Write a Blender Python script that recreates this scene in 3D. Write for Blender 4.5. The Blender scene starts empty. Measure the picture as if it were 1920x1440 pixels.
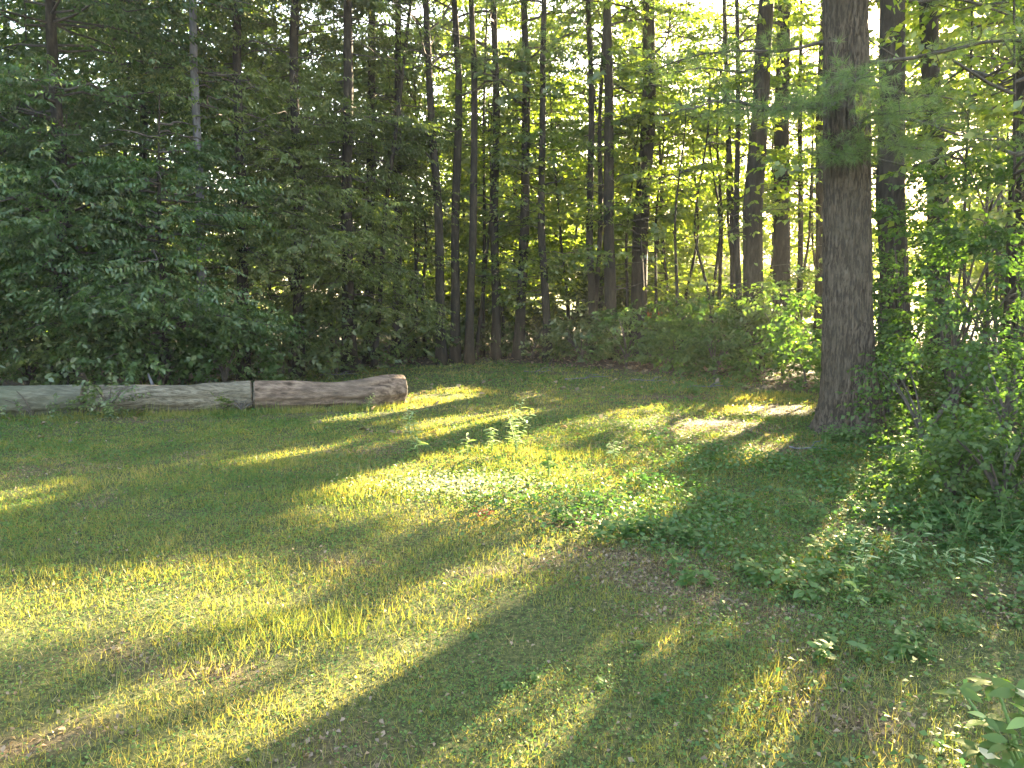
import bpy, math, time
import numpy as np
from mathutils import Vector, Matrix

T0 = time.time()
rng = np.random.default_rng(11)
S = bpy.context.scene
COL = S.collection

# ------------------------------------------------------------------ camera
F = 1450.0                      # focal length in pixels of the 1920 x 1440 photograph
HOR = 545.0                     # row of the horizon
CAM_H = 1.6
PITCH = math.atan((720 - HOR) / F)
cam_data = bpy.data.cameras.new('camera')
cam = bpy.data.objects.new('camera', cam_data)
COL.objects.link(cam)
cam_data.sensor_width = 36
cam_data.lens = 36 * F / 1920
cam_data.clip_start = 0.05
cam_data.clip_end = 2000
cam.location = (0, 0, CAM_H)
cam.rotation_euler = (math.pi / 2 - PITCH, 0, 0)
S.camera = cam

# ------------------------------------------------------------------ light
SUN_AZ = math.radians(35.0)     # to the right of the view direction (+Y)
SUN_EL = math.radians(14.0)
SD = np.array([math.sin(SUN_AZ) * math.cos(SUN_EL), math.cos(SUN_AZ) * math.cos(SUN_EL), math.sin(SUN_EL)])
world = bpy.data.worlds.new('World')
S.world = world
world.use_nodes = True
wn = world.node_tree
wn.nodes.clear()
sky = wn.nodes.new('ShaderNodeTexSky')
sky.sky_type = 'NISHITA'
sky.sun_disc = False
sky.sun_elevation = SUN_EL
sky.sun_rotation = SUN_AZ
sky.air_density = 1.0
sky.dust_density = 2.5
sky.ozone_density = 0.35
bg = wn.nodes.new('ShaderNodeBackground')
bg.inputs['Strength'].default_value = 0.072
wo = wn.nodes.new('ShaderNodeOutputWorld')
wn.links.new(sky.outputs[0], bg.inputs[0])
wn.links.new(bg.outputs[0], wo.inputs[0])
sl = bpy.data.lights.new('sun', 'SUN')
sl.energy = 5.0
sl.angle = math.radians(0.5)
sl.color = (1.0, 0.81, 0.51)
sun = bpy.data.objects.new('sun', sl)
COL.objects.link(sun)
sun.rotation_euler = Vector(tuple(-SD)).to_track_quat('-Z', 'Y').to_euler()
sun.location = (20, 30, 20)

S.view_settings.view_transform = 'Standard'
S.view_settings.look = 'None'
S.view_settings.gamma = 1
S.view_settings.use_curve_mapping = False
S.view_settings.exposure = 4.65
S.render.engine = 'CYCLES'
S.cycles.max_bounces = 7
S.cycles.diffuse_bounces = 4
S.cycles.glossy_bounces = 2
S.cycles.transmission_bounces = 5
S.cycles.sample_clamp_indirect = 0.06
S.cycles.sample_clamp_direct = 0.4
S.cycles.use_denoising = True

# ------------------------------------------------------------------ pixel helpers (only used to find real places)
CP, SP = math.cos(PITCH), math.sin(PITCH)
def ray(px, py):
    a, b = (px - 960) / F, (720 - py) / F
    return np.array([a, CP + b * SP, -SP + b * CP])
def G(px, py, z=0.0):
    r = ray(px, py); t = (z - CAM_H) / r[2]
    return np.array([r[0] * t, r[1] * t, z])
def at(px, py, Y):
    r = ray(px, py); t = Y / r[1]
    return np.array([r[0] * t, Y, CAM_H + r[2] * t])
def to_px(P):
    P = np.asarray(P, float); x, y, z = P[..., 0], P[..., 1], P[..., 2] - CAM_H
    f = y * CP - z * SP; u = y * SP + z * CP
    f = np.maximum(f, 1e-3)
    return 960 + F * x / f, 720 - F * u / f

# ------------------------------------------------------------------ noise
def _h(ix, iy, iz, s):
    n = (ix * 374761393 + iy * 668265263 + iz * 2147483647 + s * 1274126177) & 0xffffffff
    n = ((n ^ (n >> 13)) * 1274126177) & 0xffffffff
    return ((n ^ (n >> 16)) & 0xffff) / 65535.0
def vnoise(P, scale, seed=0):
    P = np.asarray(P, float) * scale
    i = np.floor(P).astype(np.int64); f = P - i; f = f * f * (3 - 2 * f)
    out = 0
    for dx in (0, 1):
        for dy in (0, 1):
            for dz in (0, 1):
                w = (f[..., 0] if dx else 1 - f[..., 0]) * (f[..., 1] if dy else 1 - f[..., 1]) * (f[..., 2] if dz else 1 - f[..., 2])
                out = out + w * _h(i[..., 0] + dx, i[..., 1] + dy, i[..., 2] + dz, seed)
    return out
def n2(x, y, scale, seed=0):
    return vnoise(np.stack([x, y, np.zeros_like(x)], -1), scale, seed)
def gh(x, y):
    x = np.asarray(x, float); y = np.asarray(y, float)
    return 0.05 * (n2(x, y, 0.5, 3) - 0.5) + 0.025 * (n2(x, y, 1.7, 4) - 0.5)

# ------------------------------------------------------------------ where the sun comes through to the lawn
LIT = [
 [(600,955),(650,915),(700,885),(800,852),(960,843),(1100,858),(1190,885),(1300,915),(1340,950),(1220,985),(1130,1010),(1040,1000),(1000,968),(860,972),(700,975)],
 [(1060,1000),(1180,960),(1250,985),(1160,1030),(1090,1035)],
 [(785,800),(860,782),(1040,770),(1010,790),(910,800),(840,823),(792,824)],
 [(752,738),(885,726),(900,742),(860,760),(752,770)],
 [(600,776),(700,765),(745,772),(640,786)],
 [(960,732),(1010,730),(1020,740),(975,742)],
 [(1085,756),(1135,750),(1140,758),(1095,765)],
 [(1265,800),(1330,786),(1450,788),(1385,818),(1320,838),(1278,832)],
 [(1370,765),(1510,757),(1525,775),(1400,778)],
 [(1390,842),(1500,822),(1525,845),(1420,888),(1385,865)],
 [(1175,855),(1285,848),(1275,870),(1180,874)],
 [(1150,790),(1260,785),(1250,797),(1180,800)],
 [(-60,902),(110,905),(128,930),(80,952),(-60,965)],
 [(465,850),(650,836),(665,848),(560,862),(478,864)],
 [(-200,1120),(150,1085),(300,1065),(480,1055),(610,1058),(570,1110),(525,1150),(380,1172),(200,1182),(60,1205),(-200,1240)],
 [(560,1168),(605,1182),(500,1228),(300,1292),(255,1282),(350,1230),(460,1188)],
 [(755,1162),(935,1160),(865,1215),(740,1285),(600,1352),(480,1450),(150,1450),(300,1385),(480,1300),(620,1230)],
 [(-200,1390),(20,1380),(60,1400),(30,1450),(-200,1500)],
 [(780,1112),(940,1080),(1085,1072),(1095,1092),(960,1132),(880,1150)],
 [(1080,1272),(1165,1258),(1125,1340),(1040,1460),(820,1460),(960,1340)],
 [(1445,1280),(1535,1250),(1565,1300),(1480,1370),(1420,1470),(1250,1470),(1400,1340)],
 [(1595,980),(1660,985),(1650,1012),(1600,1005)],
]
GX0, GX1, GY0, GY1, GS = -14.0, 12.0, 1.5, 22.0, 0.05
_gx, _gy = np.meshgrid(np.arange(GX0, GX1, GS), np.arange(GY0, GY1, GS))
_wx = _gx + 0.22 * (n2(_gx, _gy, 1.3, 21) - 0.5) + 0.12 * (n2(_gx, _gy, 4, 22) - 0.5)
_wy = _gy + 0.22 * (n2(_gx, _gy, 1.3, 23) - 0.5) + 0.12 * (n2(_gx, _gy, 4, 24) - 0.5)
_px, _py = to_px(np.stack([_wx, _wy, np.zeros_like(_wx)], -1))
def in_poly(px, py, poly):
    c = np.zeros(px.shape, bool); n = len(poly)
    for i in range(n):
        x0, y0 = poly[i]; x1, y1 = poly[i - 1]
        if y0 == y1: continue
        m = ((y0 > py) != (y1 > py)) & (px < (x1 - x0) * (py - y0) / (y1 - y0) + x0)
        c ^= m
    return c
MASK = np.zeros(_px.shape, bool)
for p in LIT:
    MASK |= in_poly(_px, _py, p)
MASKD = MASK.copy()
for _k in range(1):
    _m = MASKD.copy(); _m[1:] |= MASKD[:-1]; _m[:-1] |= MASKD[1:]; _m[:, 1:] |= MASKD[:, :-1]; _m[:, :-1] |= MASKD[:, 1:]; MASKD = _m
_near = MASK & (_gy < 3.9) & (_gx > -.6)
for _k in range(-5, 6):
    _m = np.roll(_near, (int(round(_k * math.cos(SUN_AZ))), int(round(_k * math.sin(SUN_AZ)))), (0, 1)); MASKD |= _m
SXZ, SYZ = SD[0] / SD[2], SD[1] / SD[2]
def open_to_sun(P, pad=0.0):
    """True where a leaf at P would throw its shade on one of the sunny spots of the lawn."""
    z = P[:, 2] - 0.06
    gx = P[:, 0] - z * SXZ; gy = P[:, 1] - z * SYZ
    i = ((gx - GX0) / GS).astype(int); j = ((gy - GY0) / GS).astype(int)
    ok = (i >= 0) & (i < MASK.shape[1]) & (j >= 0) & (j < MASK.shape[0])
    r = np.zeros(len(P), bool)
    r[ok] = MASKD[j[ok], i[ok]] & (z[ok] > 0.1)
    return r
LITP = np.stack([_gx[MASK], _gy[MASK]], -1)[::9]
LITW = 1.0 / LITP[:, 1] ** 2.5; LITW /= LITW.sum()
PERP = np.array([math.cos(SUN_AZ), -math.sin(SUN_AZ)]); SUN2 = np.array([math.sin(SUN_AZ), math.cos(SUN_AZ)])
SPOTS = []
for _a, _b, _Y, _r in ((1712, 870, 6.1, .4), (1700, 700, 8.7, .4), (1800, 620, 8.2, .4), (1880, 560, 8.0, .45), (1760, 480, 9.5, .5), (1850, 740, 7.6, .4), (1890, 440, 9.5, .5), (1670, 620, 9.4, .35), (1500, 610, 12.8, .6),
                       (1420, 560, 13.8, .45), (90, 110, 10.5, .5), (30, 250, 10.5, .4), (150, 40, 10.5, .5), (1100, 560, 16.5, .4), (1590, 210, 8.0, .3), (1890, 1300, 2.3, .07)):
    _r0 = ray(_a, _b); _t = _Y / _r0[1]; SPOTS.append((np.array([_r0[0] * _t, _Y, CAM_H + _r0[2] * _t]), _r))
def over_spot(P):
    r = np.zeros(len(P), bool)
    for c, q in SPOTS:
        d = P - c; t = d @ SD
        r |= (t > 0.5) & ((d * d).sum(1) - t * t < q * q)
    return r
def trunk_cost(x, y, r):
    d = LITP - np.array([x, y])
    u = d @ PERP; a = d @ SUN2
    return float((LITW * ((np.abs(u) < r + 0.05) & (a < 0))).sum())

# ------------------------------------------------------------------ materials
def mat(name):
    m = bpy.data.materials.new(name); m.use_nodes = True; m.node_tree.nodes.clear()
    return m, m.node_tree.nodes, m.node_tree.links
def ramp(N, stops):
    r = N.new('ShaderNodeValToRGB'); e = r.color_ramp.elements
    while len(e) < len(stops): e.new(0.5)
    for k, (p, c) in enumerate(stops):
        e[k].position = p; e[k].color = (*c, 1)
    return r
def leaf_mat(name, stops, trans=0.45, tcol=(1.6, 1.9, 0.7), gloss=0.07, rough=0.45, nscale=0.8):
    """Leaves: each leaf its own shade; part of the light passes through."""
    m, N, L = mat(name)
    geo = N.new('ShaderNodeNewGeometry')
    nz = N.new('ShaderNodeTexNoise'); nz.inputs['Scale'].default_value = nscale; nz.inputs['Detail'].default_value = 2
    L.new(geo.outputs['Position'], nz.inputs['Vector'])
    a = N.new('ShaderNodeMath'); a.operation = 'MULTIPLY_ADD'; a.inputs[1].default_value = 0.55
    L.new(geo.outputs['Random Per Island'], a.inputs[0])
    b = N.new('ShaderNodeMath'); b.operation = 'MULTIPLY_ADD'; b.inputs[1].default_value = 0.9; b.inputs[2].default_value = -0.22
    L.new(nz.outputs['Fac'], b.inputs[0]); L.new(b.outputs[0], a.inputs[2])
    r = ramp(N, stops); L.new(a.outputs[0], r.inputs[0])
    df = N.new('ShaderNodeBsdfDiffuse'); L.new(r.outputs[0], df.inputs['Color'])
    mul = N.new('ShaderNodeMix'); mul.data_type = 'RGBA'; mul.blend_type = 'MULTIPLY'; mul.inputs[0].default_value = 1
    mul.inputs[7].default_value = (*tcol, 1); L.new(r.outputs[0], mul.inputs[6])
    tr = N.new('ShaderNodeBsdfTranslucent'); L.new(mul.outputs[2], tr.inputs['Color'])
    mx = N.new('ShaderNodeMixShader'); mx.inputs[0].default_value = trans
    L.new(df.outputs[0], mx.inputs[1]); L.new(tr.outputs[0], mx.inputs[2])
    gl = N.new('ShaderNodeBsdfGlossy'); gl.inputs['Roughness'].default_value = rough; gl.inputs['Color'].default_value = (1, 1, 0.8, 1)
    mx2 = N.new('ShaderNodeMixShader'); mx2.inputs[0].default_value = gloss
    L.new(mx.outputs[0], mx2.inputs[1]); L.new(gl.outputs[0], mx2.inputs[2])
    o = N.new('ShaderNodeOutputMaterial'); L.new(mx2.outputs[0], o.inputs[0])
    return m
def rough_mat(name, stops, scale=(8, 8, 8), bump=0.3, dist=0.02, rough=0.9, detail=6, mottle=None):
    m, N, L = mat(name)
    tc = N.new('ShaderNodeTexCoord'); mp = N.new('ShaderNodeMapping'); mp.inputs['Scale'].default_value = scale
    L.new(tc.outputs['Object'], mp.inputs['Vector'])
    nz = N.new('ShaderNodeTexNoise'); nz.inputs['Scale'].default_value = 1; nz.inputs['Detail'].default_value = detail; nz.inputs['Roughness'].default_value = 0.65
    L.new(mp.outputs[0], nz.inputs['Vector'])
    r = ramp(N, stops); L.new(nz.outputs['Fac'], r.inputs[0])
    col = r.outputs[0]
    if mottle:
        n3 = N.new('ShaderNodeTexNoise'); n3.inputs['Scale'].default_value = mottle[0]; n3.inputs['Detail'].default_value = 4
        L.new(tc.outputs['Object'], n3.inputs['Vector'])
        rr = ramp(N, [(0.42, (0, 0, 0)), (0.62, (.4, .4, .4))]); L.new(n3.outputs['Fac'], rr.inputs[0])
        mm = N.new('ShaderNodeMix'); mm.data_type = 'RGBA'; L.new(rr.outputs[0], mm.inputs[0])
        L.new(col, mm.inputs[6]); mm.inputs[7].default_value = (*mottle[1], 1); col = mm.outputs[2]
    p = N.new('ShaderNodeBsdfPrincipled'); p.inputs['Roughness'].default_value = rough
    p.inputs['Specular IOR Level'].default_value = 0.2
    L.new(col, p.inputs['Base Color'])
    bp = N.new('ShaderNodeBump'); bp.inputs['Strength'].default_value = bump; bp.inputs['Distance'].default_value = dist
    L.new(nz.outputs['Fac'], bp.inputs['Height']); L.new(bp.outputs[0], p.inputs['Normal'])
    o = N.new('ShaderNodeOutputMaterial'); L.new(p.outputs[0], o.inputs[0])
    return m

M = {}
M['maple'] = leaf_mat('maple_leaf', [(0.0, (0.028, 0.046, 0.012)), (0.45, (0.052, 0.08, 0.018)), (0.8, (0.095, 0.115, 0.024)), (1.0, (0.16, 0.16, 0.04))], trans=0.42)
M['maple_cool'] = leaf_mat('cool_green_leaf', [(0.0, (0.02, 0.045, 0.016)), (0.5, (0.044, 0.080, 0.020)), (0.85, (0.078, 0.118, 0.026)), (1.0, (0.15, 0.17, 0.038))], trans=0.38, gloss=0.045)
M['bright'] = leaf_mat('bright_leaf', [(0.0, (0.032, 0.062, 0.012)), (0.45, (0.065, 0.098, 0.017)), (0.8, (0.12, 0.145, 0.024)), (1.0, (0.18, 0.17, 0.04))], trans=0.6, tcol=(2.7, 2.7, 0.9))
M['hemlock'] = leaf_mat('hemlock_needles', [(0.0, (0.045, 0.055, 0.018)), (0.45, (0.08, 0.10, 0.028)), (0.8, (0.13, 0.15, 0.04)), (1.0, (0.20, 0.19, 0.06))], trans=0.4, gloss=0.03)
M['pine'] = leaf_mat('pine_needles', [(0.0, (0.05, 0.085, 0.03)), (0.5, (0.09, 0.135, 0.045)), (0.85, (0.15, 0.18, 0.06)), (1.0, (0.24, 0.22, 0.09))], trans=0.45, gloss=0.05, rough=0.45)
M['shrub'] = leaf_mat('shrub_leaf', [(0.0, (0.026, 0.05, 0.014)), (0.5, (0.05, 0.09, 0.02)), (0.85, (0.09, 0.13, 0.03)), (1.0, (0.16, 0.17, 0.055))], trans=0.45, gloss=0.03, rough=0.6)
M['grass'] = leaf_mat('grass_blade', [(0.0, (0.045, 0.078, 0.02)), (0.4, (0.098, 0.138, 0.034)), (0.68, (0.172, 0.182, 0.05)), (0.97, (0.28, 0.23, 0.10))], trans=0.45, tcol=(2.15, 1.7, 0.65), gloss=0.02, nscale=1.3)
M['clover'] = leaf_mat('clover_leaf', [(0.0, (0.035, 0.085, 0.03)), (0.5, (0.06, 0.125, 0.04)), (1.0, (0.12, 0.17, 0.045))], trans=0.45, tcol=(2.3, 1.9, 0.6), gloss=0.015, nscale=1.3)
M['weed'] = leaf_mat('weed_leaf', [(0.0, (0.03, 0.07, 0.02)), (0.5, (0.05, 0.105, 0.027)), (1.0, (0.10, 0.15, 0.035))], trans=0.42, gloss=0.035)
M['pale_weed'] = leaf_mat('pale_weed_leaf', [(0.0, (0.13, 0.19, 0.08)), (0.5, (0.20, 0.26, 0.11)), (1.0, (0.32, 0.36, 0.17))], trans=0.4, gloss=0.1)
M['rhodo'] = leaf_mat('leathery_leaf', [(0.0, (0.035, 0.06, 0.014)), (0.5, (0.06, 0.10, 0.022)), (1.0, (0.13, 0.16, 0.03))], trans=0.4, gloss=0.025, rough=0.5)
M['lime'] = leaf_mat('lime_leaf', [(0.0, (0.12, 0.2, 0.02)), (1.0, (0.2, 0.27, 0.035))], trans=0.5, gloss=0.08)
M['cream'] = leaf_mat('cream_leaf', [(0.0, (0.26, 0.25, 0.15)), (1.0, (0.42, 0.39, 0.27))], trans=0.3, gloss=0.1)
M['rust'] = leaf_mat('rust_leaf', [(0.0, (0.2, 0.04, 0.02)), (1.0, (0.35, 0.09, 0.04))], trans=0.3, gloss=0.06)
M['dead'] = leaf_mat('dead_leaf', [(0.0, (0.07, 0.045, 0.03)), (0.5, (0.15, 0.10, 0.065)), (0.85, (0.25, 0.17, 0.12)), (1.0, (0.36, 0.29, 0.23))], trans=0.15, gloss=0.05, nscale=3)
M['bark'] = rough_mat('pine_bark', [(0.3, (0.05, 0.042, 0.036)), (0.44, (0.038, 0.027, 0.018)), (0.52, (0.085, 0.064, 0.045)), (0.66, (0.14, 0.108, 0.078))], scale=(42, 42, 7), bump=1.0, dist=0.05, mottle=(2.6, (0.07, 0.056, 0.038)))
M['bark_dark'] = rough_mat('dark_bark', [(0.3, (0.014, 0.011, 0.008)), (0.5, (0.032, 0.025, 0.018)), (0.72, (0.068, 0.053, 0.04))], scale=(18, 18, 4), bump=0.8, dist=0.03)
M['bark_grey'] = rough_mat('grey_bark', [(0.3, (0.06, 0.055, 0.058)), (0.5, (0.12, 0.11, 0.112)), (0.7, (0.19, 0.175, 0.18))], scale=(12, 12, 3), bump=0.6, dist=0.02)
M['twig'] = rough_mat('twig_bark', [(0.3, (0.04, 0.033, 0.027)), (0.7, (0.11, 0.09, 0.075))], scale=(20, 20, 20))
M['stem'] = rough_mat('green_stem', [(0.3, (0.06, 0.11, 0.03)), (0.7, (0.12, 0.18, 0.05))], scale=(20, 20, 20), rough=0.6)

# ------------------------------------------------------------------ object helpers
def link(o, parent=None):
    COL.objects.link(o)
    if parent is not None: o.parent = parent
    return o
def tag(o, label=None, cat=None, group=None, kind=None):
    if label: o['label'] = label
    if cat: o['category'] = cat
    if group: o['group'] = group
    if kind: o['kind'] = kind
    return o
def thing(name, label, cat, loc=(0, 0, 0), group=None):
    o = bpy.data.objects.new(name, None); o.empty_display_size = 0.2
    o.location = tuple(float(v) for v in loc)
    link(o); return tag(o, label, cat, group)
def raw_mesh(name, V, faces_list, smooth=False):
    """faces_list: list of (n,k) int arrays."""
    me = bpy.data.meshes.new(name)
    V = np.asarray(V, np.float32)
    me.vertices.add(len(V)); me.vertices.foreach_set('co', V.ravel())
    idx = np.concatenate([f.ravel() for f in faces_list]).astype(np.int32)
    tot = np.concatenate([np.full(len(f), f.shape[1], np.int32) for f in faces_list])
    st = np.concatenate([[0], np.cumsum(tot)[:-1]]).astype(np.int32)
    me.loops.add(len(idx)); me.loops.foreach_set('vertex_index', idx)
    me.polygons.add(len(tot)); me.polygons.foreach_set('loop_start', st)
    if smooth: me.polygons.foreach_set('use_smooth', np.ones(len(tot), bool))
    me.update(calc_edges=True)
    return me
class MB:
    def __init__(s): s.V = []; s.Q = []; s.T = []; s.n = 0
    def add(s, V, Q=None, T=None):
        if Q is not None and len(Q): s.Q.append(np.asarray(Q) + s.n)
        if T is not None and len(T): s.T.append(np.asarray(T) + s.n)
        s.V.append(np.asarray(V, float)); s.n += len(V)
    def tube(s, P, R, sides=6, cap=True, wob=0.0, seed=0):
        P = np.asarray(P, float); R = np.asarray(R, float); n = len(P)
        Tn = np.gradient(P, axis=0); Tn /= np.linalg.norm(Tn, axis=1)[:, None] + 1e-9
        ref = np.array([0, 0, 1.0]) if abs(Tn[0][2]) < 0.8 else np.array([1.0, 0, 0])
        A = np.cross(Tn, ref); A /= np.linalg.norm(A, axis=1)[:, None] + 1e-9
        B = np.cross(Tn, A)
        th = np.arange(sides) * 2 * np.pi / sides
        V = P[:, None, :] + R[:, None, None] * (np.cos(th)[None, :, None] * A[:, None, :] + np.sin(th)[None, :, None] * B[:, None, :])
        if wob:
            k = vnoise(V.reshape(-1, 3), 2.5, seed).reshape(n, sides, 1) - 0.5
            V = P[:, None, :] + (V - P[:, None, :]) * (1 + wob * k)
        i = np.arange(n - 1)[:, None] * sides; j = np.arange(sides)[None, :]; j2 = (j + 1) % sides
        Q = np.stack([i + j, i + j2, i + sides + j2, i + sides + j], -1).reshape(-1, 4)
        V = V.reshape(-1, 3); T = None
        if cap:
            c = len(V); V = np.vstack([V, P[0], P[-1]])
            T = np.concatenate([np.stack([j2[0], j[0], np.full(sides, c)], -1), np.stack([(n - 1) * sides + j[0], (n - 1) * sides + j2[0], np.full(sides, c + 1)], -1)])
        s.add(V, Q, T)
    def box(s, c, d, rz=0):
        c = np.array(c, float); x, y, z = np.array(d) / 2
        V = np.array([[sx * x, sy * y, sz * z] for sz in (-1, 1) for sx, sy in ((-1, -1), (1, -1), (1, 1), (-1, 1))])
        r = np.array([[math.cos(rz), -math.sin(rz), 0], [math.sin(rz), math.cos(rz), 0], [0, 0, 1]])
        s.add(V @ r.T + c, [[3, 2, 1, 0], [4, 5, 6, 7], [0, 1, 5, 4], [1, 2, 6, 5], [2, 3, 7, 6], [3, 0, 4, 7]])
    def mesh(s, name, smooth=False, origin=(0, 0, 0)):
        fl = []
        if s.Q: fl.append(np.concatenate(s.Q))
        if s.T: fl.append(np.concatenate(s.T))
        return raw_mesh(name, np.concatenate(s.V) - np.asarray(origin), fl, smooth)
    def build(s, name, m, parent=None, smooth=False, origin=(0, 0, 0), kind=None):
        if not s.V: return None
        me = s.mesh(name, smooth, origin); me.materials.append(m)
        o = link(bpy.data.objects.new(name, me), parent)
        if kind: o['kind'] = kind
        return o
TRIS = {'n': 0}
def unit(v): return v / (np.linalg.norm(v, axis=-1, keepdims=True) + 1e-9)
def leaf_quads(mb, C, A, Nn, L, W, fold=0.18):
    """One pointed leaf per row: axis A, normal Nn, length L, width W."""
    A = unit(A); B = unit(np.cross(Nn, A)); U = np.cross(A, B)
    L = np.broadcast_to(L, (len(C),))[:, None]; W = np.broadcast_to(W, (len(C),))[:, None]
    p0 = C; p2 = C + A * L - U * L * 0.12
    m = C + A * L * 0.45
    p1 = m + B * W * 0.5 + U * W * fold; p3 = m - B * W * 0.5 + U * W * fold
    V = np.stack([p0, p1, p2, p3], 1).reshape(-1, 3)
    Q = np.arange(len(C) * 4).reshape(-1, 4)
    mb.add(V, Q); TRIS['n'] += 2 * len(C)
def twig_leaves(mb, O, D, ln, K, L, W, droop=0.35, cull=True, tilt=0.45, keep=None):
    """K leaves along each twig, alternating left and right in a loose plane."""
    n = len(O)
    if n == 0: return
    t = (np.arange(K) + 0.6) / K
    up = unit(np.array([0, 0, 1.0]) + tilt * rng.normal(size=(n, 3)))
    side = unit(np.cross(D, up))
    P = O[:, None] + D[:, None] * (ln[:, None] * t)[..., None]
    P[..., 2] -= (t ** 2 * droop * 0.4)[None] * ln[:, None]
    sg = np.where(np.arange(K) % 2 == 0, 1, -1)[None, :, None]
    A = D[:, None] * 0.55 + side[:, None] * sg * 0.8 + rng.normal(size=(n, K, 3)) * 0.25
    A[..., 2] -= droop
    Nn = up[:, None] + rng.normal(size=(n, K, 3)) * 0.35
    P = P.reshape(-1, 3); A = A.reshape(-1, 3); Nn = Nn.reshape(-1, 3)
    if cull:
        k = ~open_to_sun(P + unit(A) * (0.6 * L)) & ~over_spot(P); P, A, Nn = P[k], A[k], Nn[k]
    if len(P) == 0: return
    s = rng.uniform(0.7, 1.25, len(P))
    leaf_quads(mb, P, A, Nn, L * s, W * s)
def tufts(mb, C, D, n, L, w, cull=True):
    """Pine needle tufts: n slivers each."""
    if cull:
        k = ~open_to_sun(C) & ~over_spot(C); C, D = C[k], D[k]
    if len(C) == 0: return
    R = unit(rng.normal(size=(len(C), n, 3)))
    A = unit(D[:, None] * 0.75 + R * 0.75)
    A[..., 2] -= 0.15
    A = A.reshape(-1, 3)
    P = np.repeat(C, n, 0) + A * 0.01
    B = unit(np.cross(A, rng.normal(size=A.shape)))
    ll = (L * rng.uniform(0.7, 1.2, len(P)))[:, None]
    V = np.stack([P - B * w / 2, P + B * w / 2, P + A * ll], 1).reshape(-1, 3)
    mb.add(V, None, np.arange(len(P) * 3).reshape(-1, 3)); TRIS['n'] += len(P)
def pine_bough(wood, nd, start, dr, length, r, ntw=26, tn=26, L=0.10, w=0.004, droop=0.12, sub=0.5, spread=2):
    n = 9; t = np.linspace(0, 1, n)
    dr = unit(np.asarray(dr, float)); P = start + dr * (length * t)[:, None]
    P[:, 2] += -droop * length * t ** 2 + 0.05 * length * np.sin(t * 7 + rng.uniform(0, 6)) * 0.6
    P[:, 0] += 0.04 * length * np.sin(t * 6 + rng.uniform(0, 6)); P[0] = start
    wood.tube(P, r * (1 - 0.85 * t) + 0.003, 6)
    tt = rng.uniform(0.22, 1.0, ntw); base = np.stack([np.interp(tt, t, P[:, k]) for k in range(3)], -1)
    side = unit(np.cross(dr, [0, 0, 1.0]))
    sg = rng.choice([-1, 1], ntw)[:, None]
    td = unit(dr * 0.7 + side * sg * rng.uniform(0.4, 1.1, (ntw, 1)) + rng.normal(size=(ntw, 3)) * 0.25)
    tl = sub * (1.15 - tt * 0.6) * rng.uniform(0.5, 1.2, ntw)
    for b, d, l in zip(base, td, tl):
        wood.tube(np.array([b, b + d * l * 0.5 + [0, 0, 0.02], b + d * l]), [r * 0.22, r * 0.15, 0.003], 4, cap=False)
    q = rng.uniform(0.25, 1.0, (ntw, spread)); q[:, 0] = 1.0
    C = (base[:, None] + td[:, None] * (tl[:, None] * q)[..., None]).reshape(-1, 3) + rng.normal(size=(ntw * spread, 3)) * 0.05
    D = np.repeat(td, spread, 0) + rng.normal(size=(ntw * spread, 3)) * 0.4
    tufts(nd, C, unit(D), tn, L, w)

# boughs of the far crowns that keep the rest of the lawn in shade
_n = 5200
_y = np.sqrt(rng.uniform(2.2 ** 2, 18 ** 2, _n)); _x = rng.uniform(-1, 1, _n) * 0.72 * _y
_P = np.stack([_x, _y, np.full(_n, 0.06)], -1); _k = (lawn_share := (_y < 16)) & ~open_to_sun(_P + SD * 20)
_P = _P[_k]; _t = rng.uniform(12, 27, len(_P)); FILL = _P + SD * _t[:, None]; FILL = FILL[(FILL[:, 1] > 15.5) & (FILL[:, 1] < 32)]
FILL_USED = np.zeros(len(FILL), bool)
def fill_boughs(lv, base, rad=2.4, L=0.15, W=0.095):
    d = np.linalg.norm(FILL[:, :2] - base[:2], axis=1); k = (d < rad) & ~FILL_USED
    if not k.any(): return
    FILL_USED[k] = True
    O = FILL[k]; n = len(O); D = unit(np.stack([*rng.normal(size=(2, n)), rng.normal(size=n) * .3], -1))
    twig_leaves(lv, O - D * .25, D, np.full(n, .55), 10, L, W, 0.4)
def trunk_path(base, top, n=14, wander=0.08, seed=0):
    t = np.linspace(0, 1, n)
    P = base + (top - base) * t[:, None]
    z = P[:, 2]
    off = np.stack([n2(z, np.full(n, seed * 3.7), 0.35, seed + 1) - 0.5, n2(z, np.full(n, seed * 5.1), 0.35, seed + 7) - 0.5, np.zeros(n)], -1)
    return P + off * wander * 2 * np.minimum(1, z / 3)[:, None]

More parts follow.
